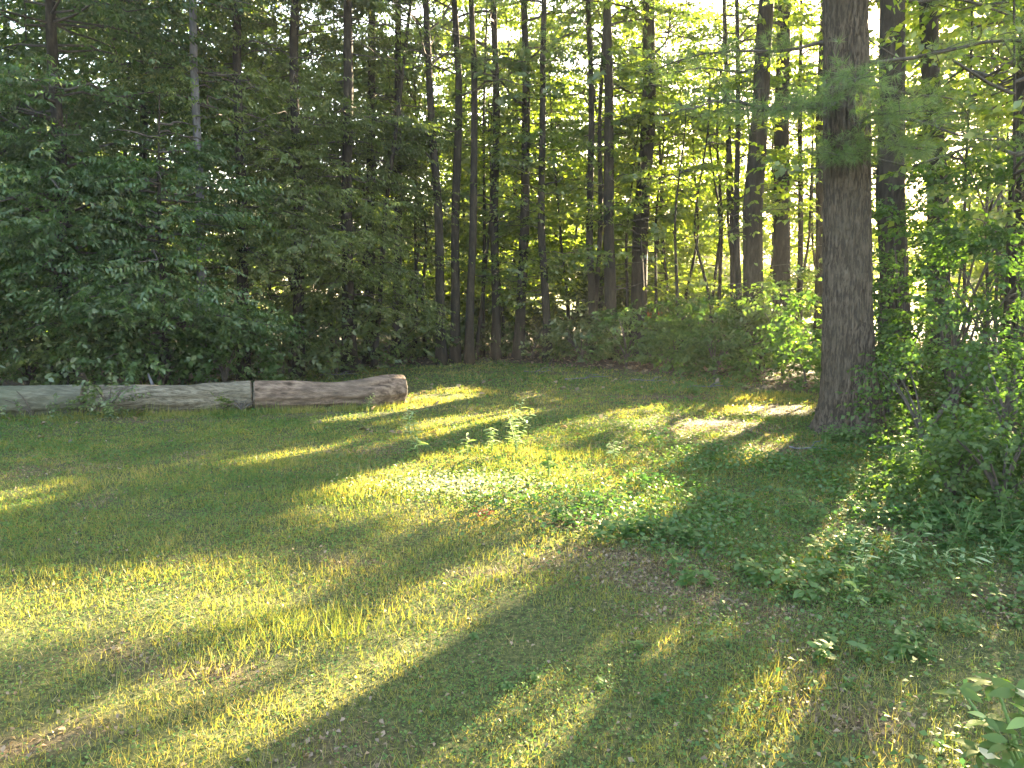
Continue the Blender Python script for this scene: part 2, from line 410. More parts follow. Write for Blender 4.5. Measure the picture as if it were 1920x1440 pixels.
# broadleaf crown along a trunk
def leafy(wood, lv, P, zlo, zhi, rad, nb, per, leafL, leafW, K=12, twl=0.45, rise=0.35, droop=0.35, thick=0.02, profile=None, dirbias=None, flat=0.5):
    zs = np.sort(rng.uniform(zlo, zhi, nb)); az = rng.uniform(0, 2 * np.pi, nb) if dirbias is None else rng.normal(dirbias, 0.9, nb)
    Os, Ds, Ls = [], [], []
    for z, a in zip(zs, az):
        b = np.array([np.interp(z, P[:, 2], P[:, k]) for k in range(3)])
        u = (z - zlo) / max(zhi - zlo, 1e-6)
        rr = rad * (profile(u) if profile else (0.55 + 0.45 * math.sin(math.pi * min(1, u + 0.15)))) * rng.uniform(0.6, 1.15)
        d = unit(np.array([math.cos(a), math.sin(a), rise * rng.uniform(0.2, 1.4)]))
        t = np.linspace(0, 1, 6)
        Q = b + d * (rr * t)[:, None]; Q[:, 2] -= 0.22 * rr * t ** 2
        Q += rng.normal(size=Q.shape) * 0.03 * rr * (t > 0)[:, None]
        if open_to_sun(Q[1:]).mean() > 0.15: continue
        wood.tube(Q, thick * (1 - 0.85 * t) + 0.003, 5, cap=False)
        m = max(2, int(per * rr / rad))
        tt = rng.uniform(0.18, 1.0, m) ** 0.8
        o = np.stack([np.interp(tt, t, Q[:, k]) for k in range(3)], -1)
        side = unit(np.cross(d, [0, 0, 1.0]))
        lat = rng.normal(size=(m, 1)) * rr * 0.28 * (1.1 - tt[:, None] * 0.4)
        o = o + side * lat + np.array([0, 0, 1.0]) * rng.normal(size=(m, 1)) * 0.16 * rr * flat
        dd = unit(d + side * np.sign(lat) * 0.8 + rng.normal(size=(m, 3)) * 0.4)
        dd[:, 2] *= 0.5
        Os.append(o); Ds.append(unit(dd)); Ls.append(twl * rng.uniform(0.6, 1.3, m))
    O, D, L_ = np.concatenate(Os), np.concatenate(Ds), np.concatenate(Ls)
    k = O[:, 2] > 0.15
    twig_leaves(lv, O[k], D[k], L_[k], K, leafL, leafW, droop)

# ================================================================== GROUND
EDGE = np.array([(-900, 752), (-400, 748), (0, 742), (150, 728), (300, 716), (450, 706), (600, 696), (700, 688), (900, 674), (1100, 688), (1300, 704), (1450, 724), (1540, 752), (1600, 795),
                 (1660, 835), (1700, 850), (1800, 880), (1920, 905), (2100, 960), (2600, 1000)], float)
def lawn_amount(x, y):
    px, py = to_px(np.stack([x, y, np.zeros_like(x)], -1))
    e = np.interp(px, EDGE[:, 0], EDGE[:, 1])
    d = (py - e) / np.maximum(py - HOR, 20)          # relative depth inside the lawn
    w = (n2(x, y, 1.1, 31) - 0.5) * 0.12
    return np.clip((d + w) * 12 + 0.5, 0, 1) * (y > -30)
BARE = [(1140, 1050, 0.6, 0.26), (960, 1070, 0.3, 0.15), (880, 925, 0.45, 0.2), (1360, 803, 1.0, 0.8), (1440, 768, 1.1, 0.6), (1450, 845, 0.5, 0.3), (1490, 1330, 0.25, 0.15), (1210, 1090, 0.5, 0.25),
        (1640, 1000, 0.35, 0.2), (350, 1235, 0.35, 0.12), (250, 790, 0.9, 0.25), (1250, 745, 2.0, 0.5), (20, 1390, 0.2, 0.2), (1060, 985, 0.4, 0.15), (620, 1050, .3, .1), (1850, 1130, .25, .2), (1330, 1120, .4, .15)]
BC = [(G(a, b)[:2], rx, ry) for a, b, rx, ry in BARE]
def bare_amount(x, y):
    b = np.zeros_like(x)
    wx = x + 0.5 * (n2(x, y, 2.2, 41) - 0.5); wy = y + 0.5 * (n2(x, y, 2.2, 42) - 0.5)
    for (cx, cy), rx, ry in BC:
        b = np.maximum(b, np.exp(-(((wx - cx) / rx) ** 2 + ((wy - cy) / ry) ** 2) * 1.2))
    b = np.maximum(b, np.clip((n2(x, y, 1.6, 43) - 0.76) * 4, 0, 1) * 0.7)
    return b
xs = np.concatenate([[-400, -200, -100, -60, -40, -30, -24, -20], np.arange(-17, -8, 0.25), np.arange(-8, 8, 0.08), np.arange(8, 17, 0.25), [18, 20, 24, 30, 40, 60, 100, 200, 400]])
ys = np.concatenate([[-200, -60, -30, -15, -8, -4, 0], np.arange(1, 12, 0.08), np.arange(12, 26, 0.25), [28, 31, 35, 40, 50, 60, 80, 120, 200, 320, 500]])
gx_, gy_ = np.meshgrid(xs, ys)
fx, fy = gx_.ravel(), gy_.ravel()
la, ba = lawn_amount(fx, fy), bare_amount(fx, fy)
fld = np.clip((fy - 33 - 3 * n2(fx, fy, .2, 5)) / 2, 0, 1)
Vg = np.stack([fx, fy, gh(fx, fy) + 0.012 * (n2(fx, fy, 7, 9) - .5)], -1)
nx, ny = len(xs), len(ys)
ii = np.arange(ny - 1)[:, None] * nx + np.arange(nx - 1)[None]
gm = raw_mesh('ground', Vg, [np.stack([ii, ii + 1, ii + nx + 1, ii + nx], -1).reshape(-1, 4)], True)
for nm, arr in (('lawn', la), ('bare', ba), ('field', fld)):
    a = gm.attributes.new(nm, 'FLOAT', 'POINT'); a.data.foreach_set('value', arr.astype(np.float32))
m, N, L = mat('soil_and_turf')
def attr(n):
    a = N.new('ShaderNodeAttribute'); a.attribute_name = n; return a.outputs['Fac']
def tex(sc, d=5, r=0.6):
    g = N.new('ShaderNodeNewGeometry'); t = N.new('ShaderNodeTexNoise'); t.inputs['Scale'].default_value = sc; t.inputs['Detail'].default_value = d; t.inputs['Roughness'].default_value = r
    L.new(g.outputs['Position'], t.inputs['Vector']); return t.outputs['Fac']
def mixc(f, a, b):
    x = N.new('ShaderNodeMix'); x.data_type = 'RGBA'; L.new(f, x.inputs[0]); L.new(a, x.inputs[6]); L.new(b, x.inputs[7]); return x.outputs[2]
f1 = tex(38, 8, .75)
r1 = ramp(N, [(0.36, (0.018, 0.022, 0.009)), (0.5, (0.055, 0.065, 0.022)), (0.64, (0.12, 0.115, 0.045))]); L.new(f1, r1.inputs[0])
r2 = ramp(N, [(0.36, (0.03, 0.022, 0.014)), (0.5, (0.085, 0.062, 0.038)), (0.64, (0.17, 0.12, 0.072))]); L.new(tex(45, 6, .7), r2.inputs[0])
r3 = ramp(N, [(0.3, (0.03, 0.023, 0.016)), (0.5, (0.07, 0.052, 0.036)), (0.7, (0.13, 0.095, 0.065))]); L.new(tex(18, 6, .7), r3.inputs[0])
r4 = ramp(N, [(0.35, (0.10, 0.15, 0.035)), (0.6, (0.20, 0.2, 0.07)), (0.75, (0.32, 0.22, 0.13))]); L.new(tex(.35, 4), r4.inputs[0])
c = mixc(attr('bare'), r1.outputs[0], r2.outputs[0]); c = mixc(attr('lawn'), r3.outputs[0], c); c = mixc(attr('field'), c, r4.outputs[0])
p = N.new('ShaderNodeBsdfPrincipled'); p.inputs['Roughness'].default_value = 0.95; p.inputs['Specular IOR Level'].default_value = 0.1
L.new(c, p.inputs['Base Color'])
bp = N.new('ShaderNodeBump'); bp.inputs['Strength'].default_value = 0.8; bp.inputs['Distance'].default_value = 0.02
L.new(f1, bp.inputs['Height']); L.new(bp.outputs[0], p.inputs['Normal'])
o = N.new('ShaderNodeOutputMaterial'); L.new(p.outputs[0], o.inputs[0])
gm.materials.append(m)
ground = link(bpy.data.objects.new('ground', gm)); tag(ground, kind='structure')

# ------------------------------------------------------------------ grass, clover, litter
def sample_band(n, y0, y1, pad=0.6):
    y = np.sqrt(rng.uniform(y0 ** 2, y1 ** 2, n)); w = 0.70 * y + pad
    return rng.uniform(-1, 1, n) * w, y
def blades(mb, x, y, h, w, lean=0.7):
    z = gh(x, y); n = len(x)
    a = rng.uniform(0, 2 * np.pi, n); bx, by = np.cos(a), np.sin(a)
    ln = np.abs(rng.normal(0, lean, n)); b = rng.uniform(0, 2 * np.pi, n)
    hh = h * rng.uniform(0.55, 1.5, n)
    d = unit(np.stack([np.cos(b) * ln, np.sin(b) * ln, np.ones(n)], -1)) * hh[:, None]
    P = np.stack([x, y, z - 0.004], -1); B = np.stack([bx, by, np.zeros(n)], -1) * (w * rng.uniform(0.7, 1.3, n) / 2)[:, None]
    V = np.stack([P - B, P + B, P + d], 1).reshape(-1, 3)
    mb.add(V, None, np.arange(3 * n).reshape(-1, 3)); TRIS['n'] += n
grass = MB()
for (y0, y1, dens, h, w) in ((2.2, 3.6, 9500, 0.040, 0.0036), (3.6, 5.5, 6000, 0.045, 0.005), (5.5, 8.5, 3600, 0.048, 0.0075), (8.5, 12.5, 1500, 0.05, 0.012), (12.5, 20, 600, 0.055, 0.018)):
    area = 0.70 * (y1 ** 2 - y0 ** 2); n = int(area * dens)
    x, y = sample_band(n, y0, y1)
    keep = rng.uniform(size=n) < (lawn_amount(x, y) ** 2) * np.clip(1 - 0.88 * bare_amount(x, y), 0, 1) * (0.3 + 1.1 * n2(x, y, 2.8, 51))
    x, y = x[keep], y[keep]
    tall = 0.35 + 0.8 * n2(x, y, 0.9, 52) + 0.8 * (n2(x, y, 5, 53) - 0.3)
    blades(grass, x, y, h * .85 * np.maximum(tall, .25), w, 1.15)
# taller tussocks
for (px, py, nn, hh) in ((600, 1180, 260, .12), (520, 1190, 200, .1), (400, 1190, 160, .1), (1500, 1290, 220, .08), (560, 1070, 200, .09), (1420, 1390, 200, .07), (350, 1250, 200, .09), (690, 930, 300, .1), (1050, 860, 400, .10), (930, 850, 300, .09),
                         (1650, 1380, 150, .08), (1530, 1240, 160, .1), (820, 755, 200, .12), (870, 735, 200, .12), (1400, 750, 300, .14), (1480, 745, 300, .16), (1350, 770, 200, .1), (120, 790, 300, .12), (320, 780, 300, .12), (550, 770, 300, .12), (680, 765, 300, .12), (440, 775, 260, .12)):
    g = G(px, py); nn *= 2; q = rng.normal(size=(nn, 2)) * [0.26, 0.16]
    blades(grass, g[0] + q[:, 0], g[1] + q[:, 1], np.full(nn, hh * .62), 0.0045 if py > 1000 else 0.008, 0.8)
go = grass.build('grass', M['grass']); tag(go, 'short rough lawn grass with sunny yellow green patches', 'grass', kind='stuff')

clover = MB()
def flats(mb, x, y, size, hgt, tilt, asp=0.85, fold=0.15):
    n = len(x); z = gh(x, y) + hgt * rng.uniform(0.3, 1.2, n)
    a = rng.uniform(0, 2 * np.pi, n); A = np.stack([np.cos(a), np.sin(a), rng.normal(0, tilt, n)], -1)
    Nn = np.stack([rng.normal(0, tilt, n), rng.normal(0, tilt, n), np.ones(n)], -1)
    s = size * rng.uniform(0.6, 1.4, n)
    leaf_quads(mb, np.stack([x, y, z], -1), A, Nn, s, s * asp, fold)
for (y0, y1, dens, sz) in ((2.2, 4, 11000, 0.011), (4, 6.5, 6000, 0.016), (6.5, 10, 1700, 0.026), (10, 19, 300, 0.05)):
    area = 0.70 * (y1 ** 2 - y0 ** 2); n = int(area * dens); x, y = sample_band(n, y0, y1)
    px, py = to_px(np.stack([x, y, np.zeros_like(x)], -1))
    pr = np.clip((n2(x, y, 0.8, 61) - 0.38) * 3, 0, 1) * (0.4 + 0.6 * np.clip((px - 700) / 600, 0, 1)) + 0.25
    pr *= (0.2 + 1.3 * n2(x, y, 5, 62))
    keep = rng.uniform(size=n) < pr * np.maximum(lawn_amount(x, y), 0.35 * (px > 1300)) * np.clip(1 - 0.95 * bare_amount(x, y), 0, 1)
    x, y = x[keep], y[keep]
    flats(clover, x, y, sz, 0.035, 0.3)
tag(clover.build('clover', M['clover']), 'low clover and small broad weeds spread through the lawn', 'ground cover', kind='stuff')

gc_ = MB(); n = 150000; x, y = sample_band(n, 2.2, 11); px, py = to_px(np.stack([x, y, np.zeros_like(x)], -1))
w_ = np.clip((px - 1120 - (py - 900) * 0.25) / 300, 0, 1) * (py > 850) * (1 - .8 * bare_amount(x, y)) + np.exp(-((px - 1130) / 190) ** 2 - ((py - 975) / 60) ** 2)
k = rng.uniform(size=n) < np.clip(w_, 0, 1) * np.clip((n2(x, y, 1.9, 65) - 0.34) * 4, 0.22, 1) * (0.4 + n2(x, y, 7, 66)); x, y = x[k], y[k]
flats(gc_, x, y, np.where(y < 4, 0.024, 0.034), 0.06 + 0.05 * n2(x, y, 1.5, 67), 0.35, 0.75)
tag(gc_.build('ground_ivy', M['weed']), 'low leafy weeds and ground ivy carpeting the shaded right side', 'ground cover', kind='stuff')
litter = MB()
n = 110000; x, y = sample_band(n, 2.2, 9); k = rng.uniform(size=n) < np.clip(bare_amount(x, y) * 1.2, 0.07, 1) * (0.5 + .35 * (x > 0.2)); x, y = x[k], y[k]
straw = MB(); ns = 170000; sx, sy = sample_band(ns, 2.2, 8); kk = rng.uniform(size=ns) < np.clip(bare_amount(sx, sy) * 1.1, 0.12 + 0.5 * np.clip((n2(sx, sy, 1.4, 91) - .5) * 3, 0, 1), 1) * lawn_amount(sx, sy); sx, sy = sx[kk], sy[kk]
blades(straw, sx, sy, np.full(len(sx), 0.045), 0.003, 2.6)
flats(litter, x, y, 0.022, 0.015, 0.45, 0.6, 0.3)
n = 16000; x, y = sample_band(n, 8, 24, 3); k = rng.uniform(size=n) < np.clip(1.1 - lawn_amount(x, y), 0.03, 1); x, y = x[k], y[k]
flats(litter, x, y, 0.09, 0.03, 0.5, 0.6, 0.3)
n = 9000; x, y = rng.uniform(1.2, 7, n), rng.uniform(2, 9, n); k = lawn_amount(x, y) < 0.5; x, y = x[k], y[k]
flats(litter, x, y, 0.05, 0.02, 0.4, 0.65, 0.3)
M['straw'] = leaf_mat('dry_straw', [(0.0, (0.10, 0.075, 0.045)), (0.5, (0.22, 0.17, 0.09)), (1.0, (0.38, 0.31, 0.18))], trans=0.3, gloss=0.02)
tag(straw.build('dry_grass', M['straw']), 'dry straw coloured blades lying between the green grass', 'dry grass', kind='stuff')
tag(litter.build('dead_leaves', M['dead']), 'brown dead leaves and needles lying on bare soil', 'leaf litter', kind='stuff')

pl_ = MB(); g = G(870, 915); n = 2200; q = rng.normal(size=(n, 2)) * [0.36, 0.20]; flats(pl_, g[0] + q[:, 0], g[1] + q[:, 1], np.full(n, 0.034), 0.03, 0.6, 0.5, 0.3)
tag(pl_.build('pale_dead_leaves', M['cream']), 'pale bleached dead leaves in the brightest sunny patch', 'leaf litter', kind='stuff')
STK = [(1100, 712, .9, 'long dead branch lying at the back edge of the lawn, centre'), (1220, 716, .7, 'dead stick at the back edge below the trunk by the sky gap'),
       (1330, 728, .8, 'fallen branch in front of the dark bushes'), (640, 703, .8, 'fallen branch in the dark behind the log end'), (1010, 699, .6, 'dead stick at the back edge, left of the long branch'), (1700, 845, .6, 'mossy stick right of the big pine foot'), (1520, 850, .4, 'little stick in the sun left of the big pine foot'),
       ]
for px, py, l_, lb in STK:
    g = G(px, py); a = rng.uniform(-.6, .6); t = np.linspace(-.5, .5, 7); mb = MB()
    P = np.stack([g[0] + np.cos(a) * t * l_ + rng.normal(0, .02 * l_, 7), g[1] + np.sin(a) * t * l_ + rng.normal(0, .03 * l_, 7), gh(g[0], g[1]) + .02 + rng.uniform(0, .03, 7)], -1)
    mb.tube(P, np.linspace(.016, .005, 7) * (.4 + l_ * .6), 6); k = P[3]; mb.tube(np.array([k, k + [.12 * l_, .1 * l_, .05], k + [.3 * l_, .12 * l_, .06]]), [.008 * (.5 + l_), .006 * (.5 + l_), .003], 5)
    tag(mb.build('fallen_stick', M['bark_grey'], None, True), lb, 'stick', 'dead sticks on the ground')
# ================================================================== LOG
WPAIR = (M['bark_grey'],)
wood_grey = rough_mat('weathered_wood', [(0.34, (0.03, 0.024, 0.016)), (0.44, (0.10, 0.082, 0.058)), (0.54, (0.18, 0.15, 0.11)), (0.72, (0.30, 0.26, 0.20))], scale=(2.2, 34, 34), bump=1.0, dist=0.03, mottle=(1.8, (0.10, 0.088, 0.058)))
wood_dark = rough_mat('mossy_wood', [(0.25, (0.035, 0.032, 0.022)), (0.5, (0.085, 0.08, 0.055)), (0.8, (0.17, 0.155, 0.115))], scale=(1.6, 22, 22), bump=0.7, dist=0.02, mottle=(1.5, (0.075, 0.09, 0.045)))
wood_pink = rough_mat('barky_wood', [(0.34, (0.035, 0.023, 0.015)), (0.47, (0.11, 0.074, 0.052)), (0.64, (0.22, 0.155, 0.112))], scale=(4, 18, 18), bump=0.9, dist=0.03, mottle=(2.5, (0.09, 0.066, 0.048)))
wood_end = rough_mat('cut_wood_end', [(0.3, (0.05, 0.04, 0.03)), (0.6, (0.14, 0.11, 0.08))], scale=(20, 20, 20))
def log_section(pts, label, m, amp=0.07, endr=True, seed=0):
    """pts: (px, bottom row, radius)"""
    C = []
    for px, py, r in pts:
        g = G(px, py); C.append([g[0], g[1] + r * 0.8, r * 0.93 + float(gh(g[0], g[1]))])
    C = np.array(C); R = np.array([p[2] for p in pts])
    s = np.r_[0, np.cumsum(np.linalg.norm(np.diff(C, axis=0), axis=1))]
    n = max(24, int(s[-1] / 0.05)); u = np.linspace(0, s[-1], n)
    P = np.stack([np.interp(u, s, C[:, k]) for k in range(3)], -1); r = np.interp(u, s, R)
    for a in (P, r): 
        a[2:-2] = (a[:-4] + a[1:-3] + a[2:-2] + a[3:-1] + a[4:]) / 5
    org = P[0] - [0, 0, r[0] * 0.93]
    sides = 40; th = np.arange(sides) * 2 * np.pi / sides
    Tn = unit(np.gradient(P, axis=0)); A = unit(np.cross(Tn, [0, 0, 1.0])); B = np.cross(A, Tn)
    dirs = np.cos(th)[None, :, None] * A[:, None] + np.sin(th)[None, :, None] * B[:, None]
    V = P[:, None] + dirs * r[:, None, None]
    q = np.stack([np.broadcast_to(u[:, None] * 0.5 + seed, V.shape[:2]), np.broadcast_to(np.cos(th) * 1.0, V.shape[:2]), np.broadcast_to(np.sin(th) * 1.0, V.shape[:2])], -1)
    k = (vnoise(q, 1.6, 71 + seed) - 0.5) * 2 * amp + (vnoise(q * [1.0, 14, 14], 1.2, 72) - 0.5) * 0.24 + (vnoise(q * [9, 3, 3], 1.5, 79) - .5) * .04
    crk = np.minimum(1, np.abs(vnoise(q * [0.6, 5, 5], 1.3, 73 + seed) - 0.5) * 14); k -= (1 - crk) * 0.16
    V = P[:, None] + dirs * (r[:, None] * (1 + k))[..., None]
    mb = MB(); i = np.arange(n - 1)[:, None] * sides; j = np.arange(sides)[None]; j2 = (j + 1) % sides
    mb.add(V.reshape(-1, 3), np.stack([i + j, i + j2, i + sides + j2, i + sides + j], -1).reshape(-1, 4))
    root = thing('fallen_log', label, 'log', org, 'cut sections of one long fallen log')
    b = mb.build('log_body', m, root, True, org)
    for e, sg in ((0, -1), (n - 1, 1)):
        en = MB(); ring = V[e]; c = ring.mean(0)
        rings = [ring, c + (ring - c) * 0.88 + Tn[e] * sg * r[e] * 0.10, c + (ring - c) * 0.5 + Tn[e] * sg * r[e] * 0.13, c + (ring - c) * 0.05 + Tn[e] * sg * r[e] * 0.12]
        VV = np.concatenate(rings); Q = []
        for t in range(3):
            for s_ in range(sides):
                a_, b_ = t * sides + s_, t * sides + (s_ + 1) % sides
                f = [a_, b_, b_ + sides, a_ + sides]; Q.append(f if sg > 0 else f[::-1])
        en.add(VV, np.array(Q)); en.build('cut_end', wood_end, root, True, org)
    return root, P, r
log_section([(-420, 800, .22), (-200, 796, .21), (0, 788, .20), (90, 784, .195), (147, 782, .19)], 'dark weathered log section at the left edge of the lawn', wood_dark, seed=1)
log_section([(162, 781, .185), (250, 779, .185), (350, 775, .185), (420, 772, .19), (464, 770, .195)], 'long grey barkless log section in the middle of the fallen log', wood_grey, seed=5)
log_section([(472, 770, .20), (520, 768, .20), (570, 766, .195), (612, 764, .175), (650, 763, .18), (690, 762, .20), (720, 760, .215), (740, 758, .21), (751, 757, .195)], 'brownish log section ending in a swollen rounded burl on the lawn', wood_pink, amp=0.10, seed=9)
for (px, py, n_, h_) in [(x_, int(np.interp(x_, [-100, 160, 470, 750], [790, 786, 776, 764])), 60, .11) for x_ in range(-60, 760, 30)]:
    g = G(px, py); q = rng.normal(size=(n_, 2)) * [0.12, 0.03]; tb = MB() if px == -60 else tb
    blades(tb, g[0] + q[:, 0], g[1] - .02 + q[:, 1], np.full(n_, h_ * rng.uniform(.5, 1.3)), 0.010, 0.6)
tag(tb.build('long_grass', M['grass']), 'unmown grass blades growing up against the log', 'long grass', kind='stuff')
# small bark flakes and stub
st = MB(); g = at(291, 722, 10.9); st.tube(np.array([g + [0.03, 0, -0.35], g + [0, 0, -.1], g + [-0.10, 0.02, 0.16]]), [0.035, 0.032, 0.012], 7)
tag(st.build('broken_stake', M['bark_grey'], None, True), 'short pale broken stake leaning behind the grey log', 'stake')

# ================================================================== TREES
GROUPT = 'trees of the wood edge'
def make_trunk(name_, root, P, R, m, sides=14, wob=0.10, seed=0, origin=(0, 0, 0)):
    mb = MB(); mb.tube(P, R, sides, wob=wob, seed=seed); mb.build(name_, m, root, True, origin)
def tree(name, label, px0, px1, w, Y, H, build, m='bark_dark', group=None, free=2.5, wander=0.11, by=660, seed=None, flare=1.35, opt=True, slide=0):
    seed = int(rng.integers(1, 9999)) if seed is None else seed
    if opt and w > 0:
        best = (9, Y, 0)
        for dy in np.linspace(-free, free, 11):
            for sx in (np.linspace(-slide, slide, 13) if slide else (0,)):
                y = Y + dy; b = at(px1 + sx, by, y); c = trunk_cost(b[0], b[1], w / 2 * y / F) + 0.004 * abs(dy)
                if c < best[0]: best = (c, y, sx)
        Y = best[1]; px0 += best[2]; px1 += best[2]
    b = at(px1, by, Y); t = at(px0, 0, Y)
    base = np.array([b[0], Y, float(gh(b[0], Y))]); dv = (t - base); top = base + dv * (H / dv[2])
    org = base.copy()
    r = max(w, 6) / 2 * Y / F
    P = trunk_path(base, top, 18, wander, seed); P[0, 2] -= 0.1
    z = (P[:, 2] - P[0, 2]) / H
    R = r * (1.08 - 0.9 * z ** 1.1); R = np.maximum(R, 0.01); R *= 1 + (flare - 1) * np.exp(-(P[:, 2] - base[2]) / 0.35)
    root = thing(name, label, 'tree', org, group)
    make_trunk('trunk', root, P, R, M[m], 14 if w > 14 else 8, 0.16, seed, org)
    wood, lv = MB(), MB(); lv.alt = MB()
    lm = build(wood, lv, P, base)
    if group and ('right' in group): fill_boughs(lv, base)
    lv.alt.build('leaves', M['bright'], root, False, org, 'stuff')
    wood.build('branches', M['twig'], root, False, org, 'stuff')
    lv.build('needles' if lm == 'pine' else 'leaves', M[lm], root, False, org, 'stuff')
    return root
def dome(u): return math.sqrt(max(0.05, 1 - (u * 1.6 - 0.6) ** 2)) if u > 0.1 else 0.6
def cone(u): return 1.1 - 0.85 * u
def B_leafy(zlo, zhi, rad, nb, per, ll, lw, lm, **k):
    def f(wood, lv, P, base):
        leafy(wood, lv, P, zlo, zhi, rad, nb, per, ll, lw, **k); return lm
    return f
def B_both(*specs):
    def f(wood, lv, P, base):
        for s in specs: r = s(wood, lv, P, base)
        return r
    return f
def B_low(zlo=1.0, zhi=6.5, rad=1.2, nb=26, per=11):
    g_ = B_leafy(zlo, zhi, rad, nb, per, 0.105, 0.065, 'bright', K=10, twl=0.5, thick=0.010)
    return lambda wood, lv, P, base: g_(wood, lv.alt, P, base)
def B_pine(zlo, zhi, nb, ln, ntw=16, tn=14, L=0.13, w=0.012, ths=None, dr=0.1, dead=5):
    def f(wood, lv, P, base):
        for i in range(nb):
            z = rng.uniform(zlo, zhi); a = rng.uniform(0, 2 * np.pi)
            b = np.array([np.interp(z, P[:, 2], P[:, k]) for k in range(3)])
            pine_bough(wood, lv, b, [math.cos(a), math.sin(a), rng.uniform(-0.05, 0.45)], ln * rng.uniform(0.6, 1.2), 0.028, ntw, tn, L, w, dr, ln * 0.3, 3)
        for i in range(dead):       # dead lower limbs
            z = rng.uniform(1.5, zlo + 1); a = rng.uniform(0, 2 * np.pi); l = rng.uniform(0.4, 1.6)
            b = np.array([np.interp(z, P[:, 2], P[:, k]) for k in range(3)])
            d = np.array([math.cos(a), math.sin(a), rng.uniform(-0.2, 0.3)])
            wood.tube(np.array([b, b + d * l * 0.5, b + d * l + [0, 0, 0.1]]), [0.015, 0.011, 0.004], 5, cap=False)
        return 'pine'
    return f
def hem(zlo, zhi, rad, nb=60, per=16):
    nb = int(nb * 1.6); per = int(per * 1.4)
    return B_leafy(zlo, zhi, rad, nb, per, 0.085, 0.032, 'hemlock', K=16, twl=0.5, rise=0.05, droop=0.6, profile=cone, flat=0.4, thick=0.011)

# ---- the big pine on the right
def big_pine():
    base = G(1597, 812); base[2] = float(gh(base[0], base[1])); Y = base[1]
    ctr = [(1597, 812), (1590, 700), (1588, 560), (1587, 400), (1587, 250), (1585, 100), (1583, -60), (1578, -400), (1570, -900), (1565, -1500)]
    wid = [116, 90, 81, 77, 75, 72, 70, 66, 52, 30]
    C = np.array([at(a, b, Y) for a, b in ctr]); C[0, 2] = base[2] - 0.12
    Rr = np.array(wid) / 2 * Y / F
    z = np.linspace(C[0, 2], C[-1, 2], 60); z = np.concatenate([np.linspace(C[0, 2], 5.5, 330), np.linspace(5.6, C[-1, 2], 40)])
    P = np.stack([np.interp(z, C[:, 2], C[:, 0]), np.full(len(z), Y), z], -1); R = np.interp(z, C[:, 2], Rr)
    R *= 1 + 0.34 * np.exp(-(z - base[2]) / 0.17)
    n, sides = len(z), 120; th = np.arange(sides) * 2 * np.pi / sides
    ang = np.cos(th), np.sin(th)
    q = np.stack([np.broadcast_to(ang[0], (n, sides)) * 1.0, np.broadcast_to(ang[1], (n, sides)), np.broadcast_to(z[:, None] * 0.55, (n, sides))], -1)
    w1 = vnoise(q * [1, 1, 1 + 0.0], 5.2, 81); w2 = vnoise(q * [1, 1, 1.6], 13, 82)
    fur = np.abs(w1 - 0.5) * 2; fur2 = np.abs(w2 - 0.5) * 2
    k = np.minimum(fur * 2.6, 1) * 0.095 + np.minimum(fur2 * 3.0, 1) * 0.05 + (vnoise(q * [1, 1, 6], 9, 83) - .5) * 0.02
    lob = 0.15 * np.cos(th * 5 + 0.7)[None] * np.exp(-(z - base[2]) / 0.25)[:, None] + 0.03 * np.cos(th * 3 + 2)[None]
    rad = R[:, None] * (0.935 + k + lob)
    V = P[:, None] + np.stack([np.cos(th)[None] * rad, np.sin(th)[None] * rad, np.zeros_like(rad)], -1)
    i = np.arange(n - 1)[:, None] * sides; j = np.arange(sides)[None]; j2 = (j + 1) % sides
    mb = MB(); mb.add(V.reshape(-1, 3), np.stack([i + j, i + j2, i + sides + j2, i + sides + j], -1).reshape(-1, 4))
    root = thing('pine_tree', 'thick straight pine trunk with plated bark, nearest tree at the lawn edge', 'tree', base, GROUPT)
    mb.build('trunk', M['bark'], root, True, base)
    def on(zz): return np.array([np.interp(zz, P[:, 2], P[:, 0]), Y, zz])
    lv = MB()
    bs = [(3.55, (-0.9, -0.45, 0.02), 2.2, 0.028), (4.05, (1, -0.15, 0.12), 2.6, 0.022), (3.9, (0.9, 0.5, 0.05), 2.4, 0.02), (4.25, (-1, 0.1, 0.0), 2.0, 0.018), (3.3, (0.1, -1, 0.12), 1.2, 0.02), (3.7, (-0.35, -1, 0.0), 1.4, 0.02),
          (3.55, (-0.8, -0.8, -0.05), 1.3, 0.02), (3.2, (0.6, -0.9, -0.1), 0.8, 0.014), (3.4, (1, -0.4, -0.05), 1.5, 0.02), (3.05, (-0.5, -0.9, 0), 0.6, 0.012),
          (4.6, (0.7, -0.8, 0.1), 2.0, 0.03), (4.8, (-0.6, -0.9, 0.1), 2.0, 0.03), (5.2, (1, 0.4, 0.2), 3.0, .04), (5.3, (-1, 0.5, 0.2), 2.8, .04)]
    for zz, d, l, r in bs:
        wd = MB(); pine_bough(wd, lv, on(zz), d, l, r, 30, 26, 0.11, 0.004, 0.14, 0.40, 3); wd.build('branch', M['twig'], root, False, base)
    wd = MB()
    for i in range(26):
        a = rng.uniform(0, 6.28); pine_bough(wd, lv, on(rng.uniform(5.8, 12)), [math.cos(a), math.sin(a), 0.15], rng.uniform(2, 3.2), 0.04, 20, 12, 0.14, 0.014, 0.1, 0.7, 3)
    wd.build('upper_branches', M['twig'], root, False, base, 'stuff')
    lv.build('needles', M['pine'], root, False, base, 'stuff')
    # snapped pale stub on the trunk
    sb = MB(); b = on(5.0) + [0.05, -0.22, 0]; sb.tube(np.array([b, b + [0.05, -0.1, -.02], b + [0.1, -0.14, -0.05]]), [0.03, 0.026, 0.015], 7); sb.build('stub', M['bark_grey'], root, True, base)
big_pine()

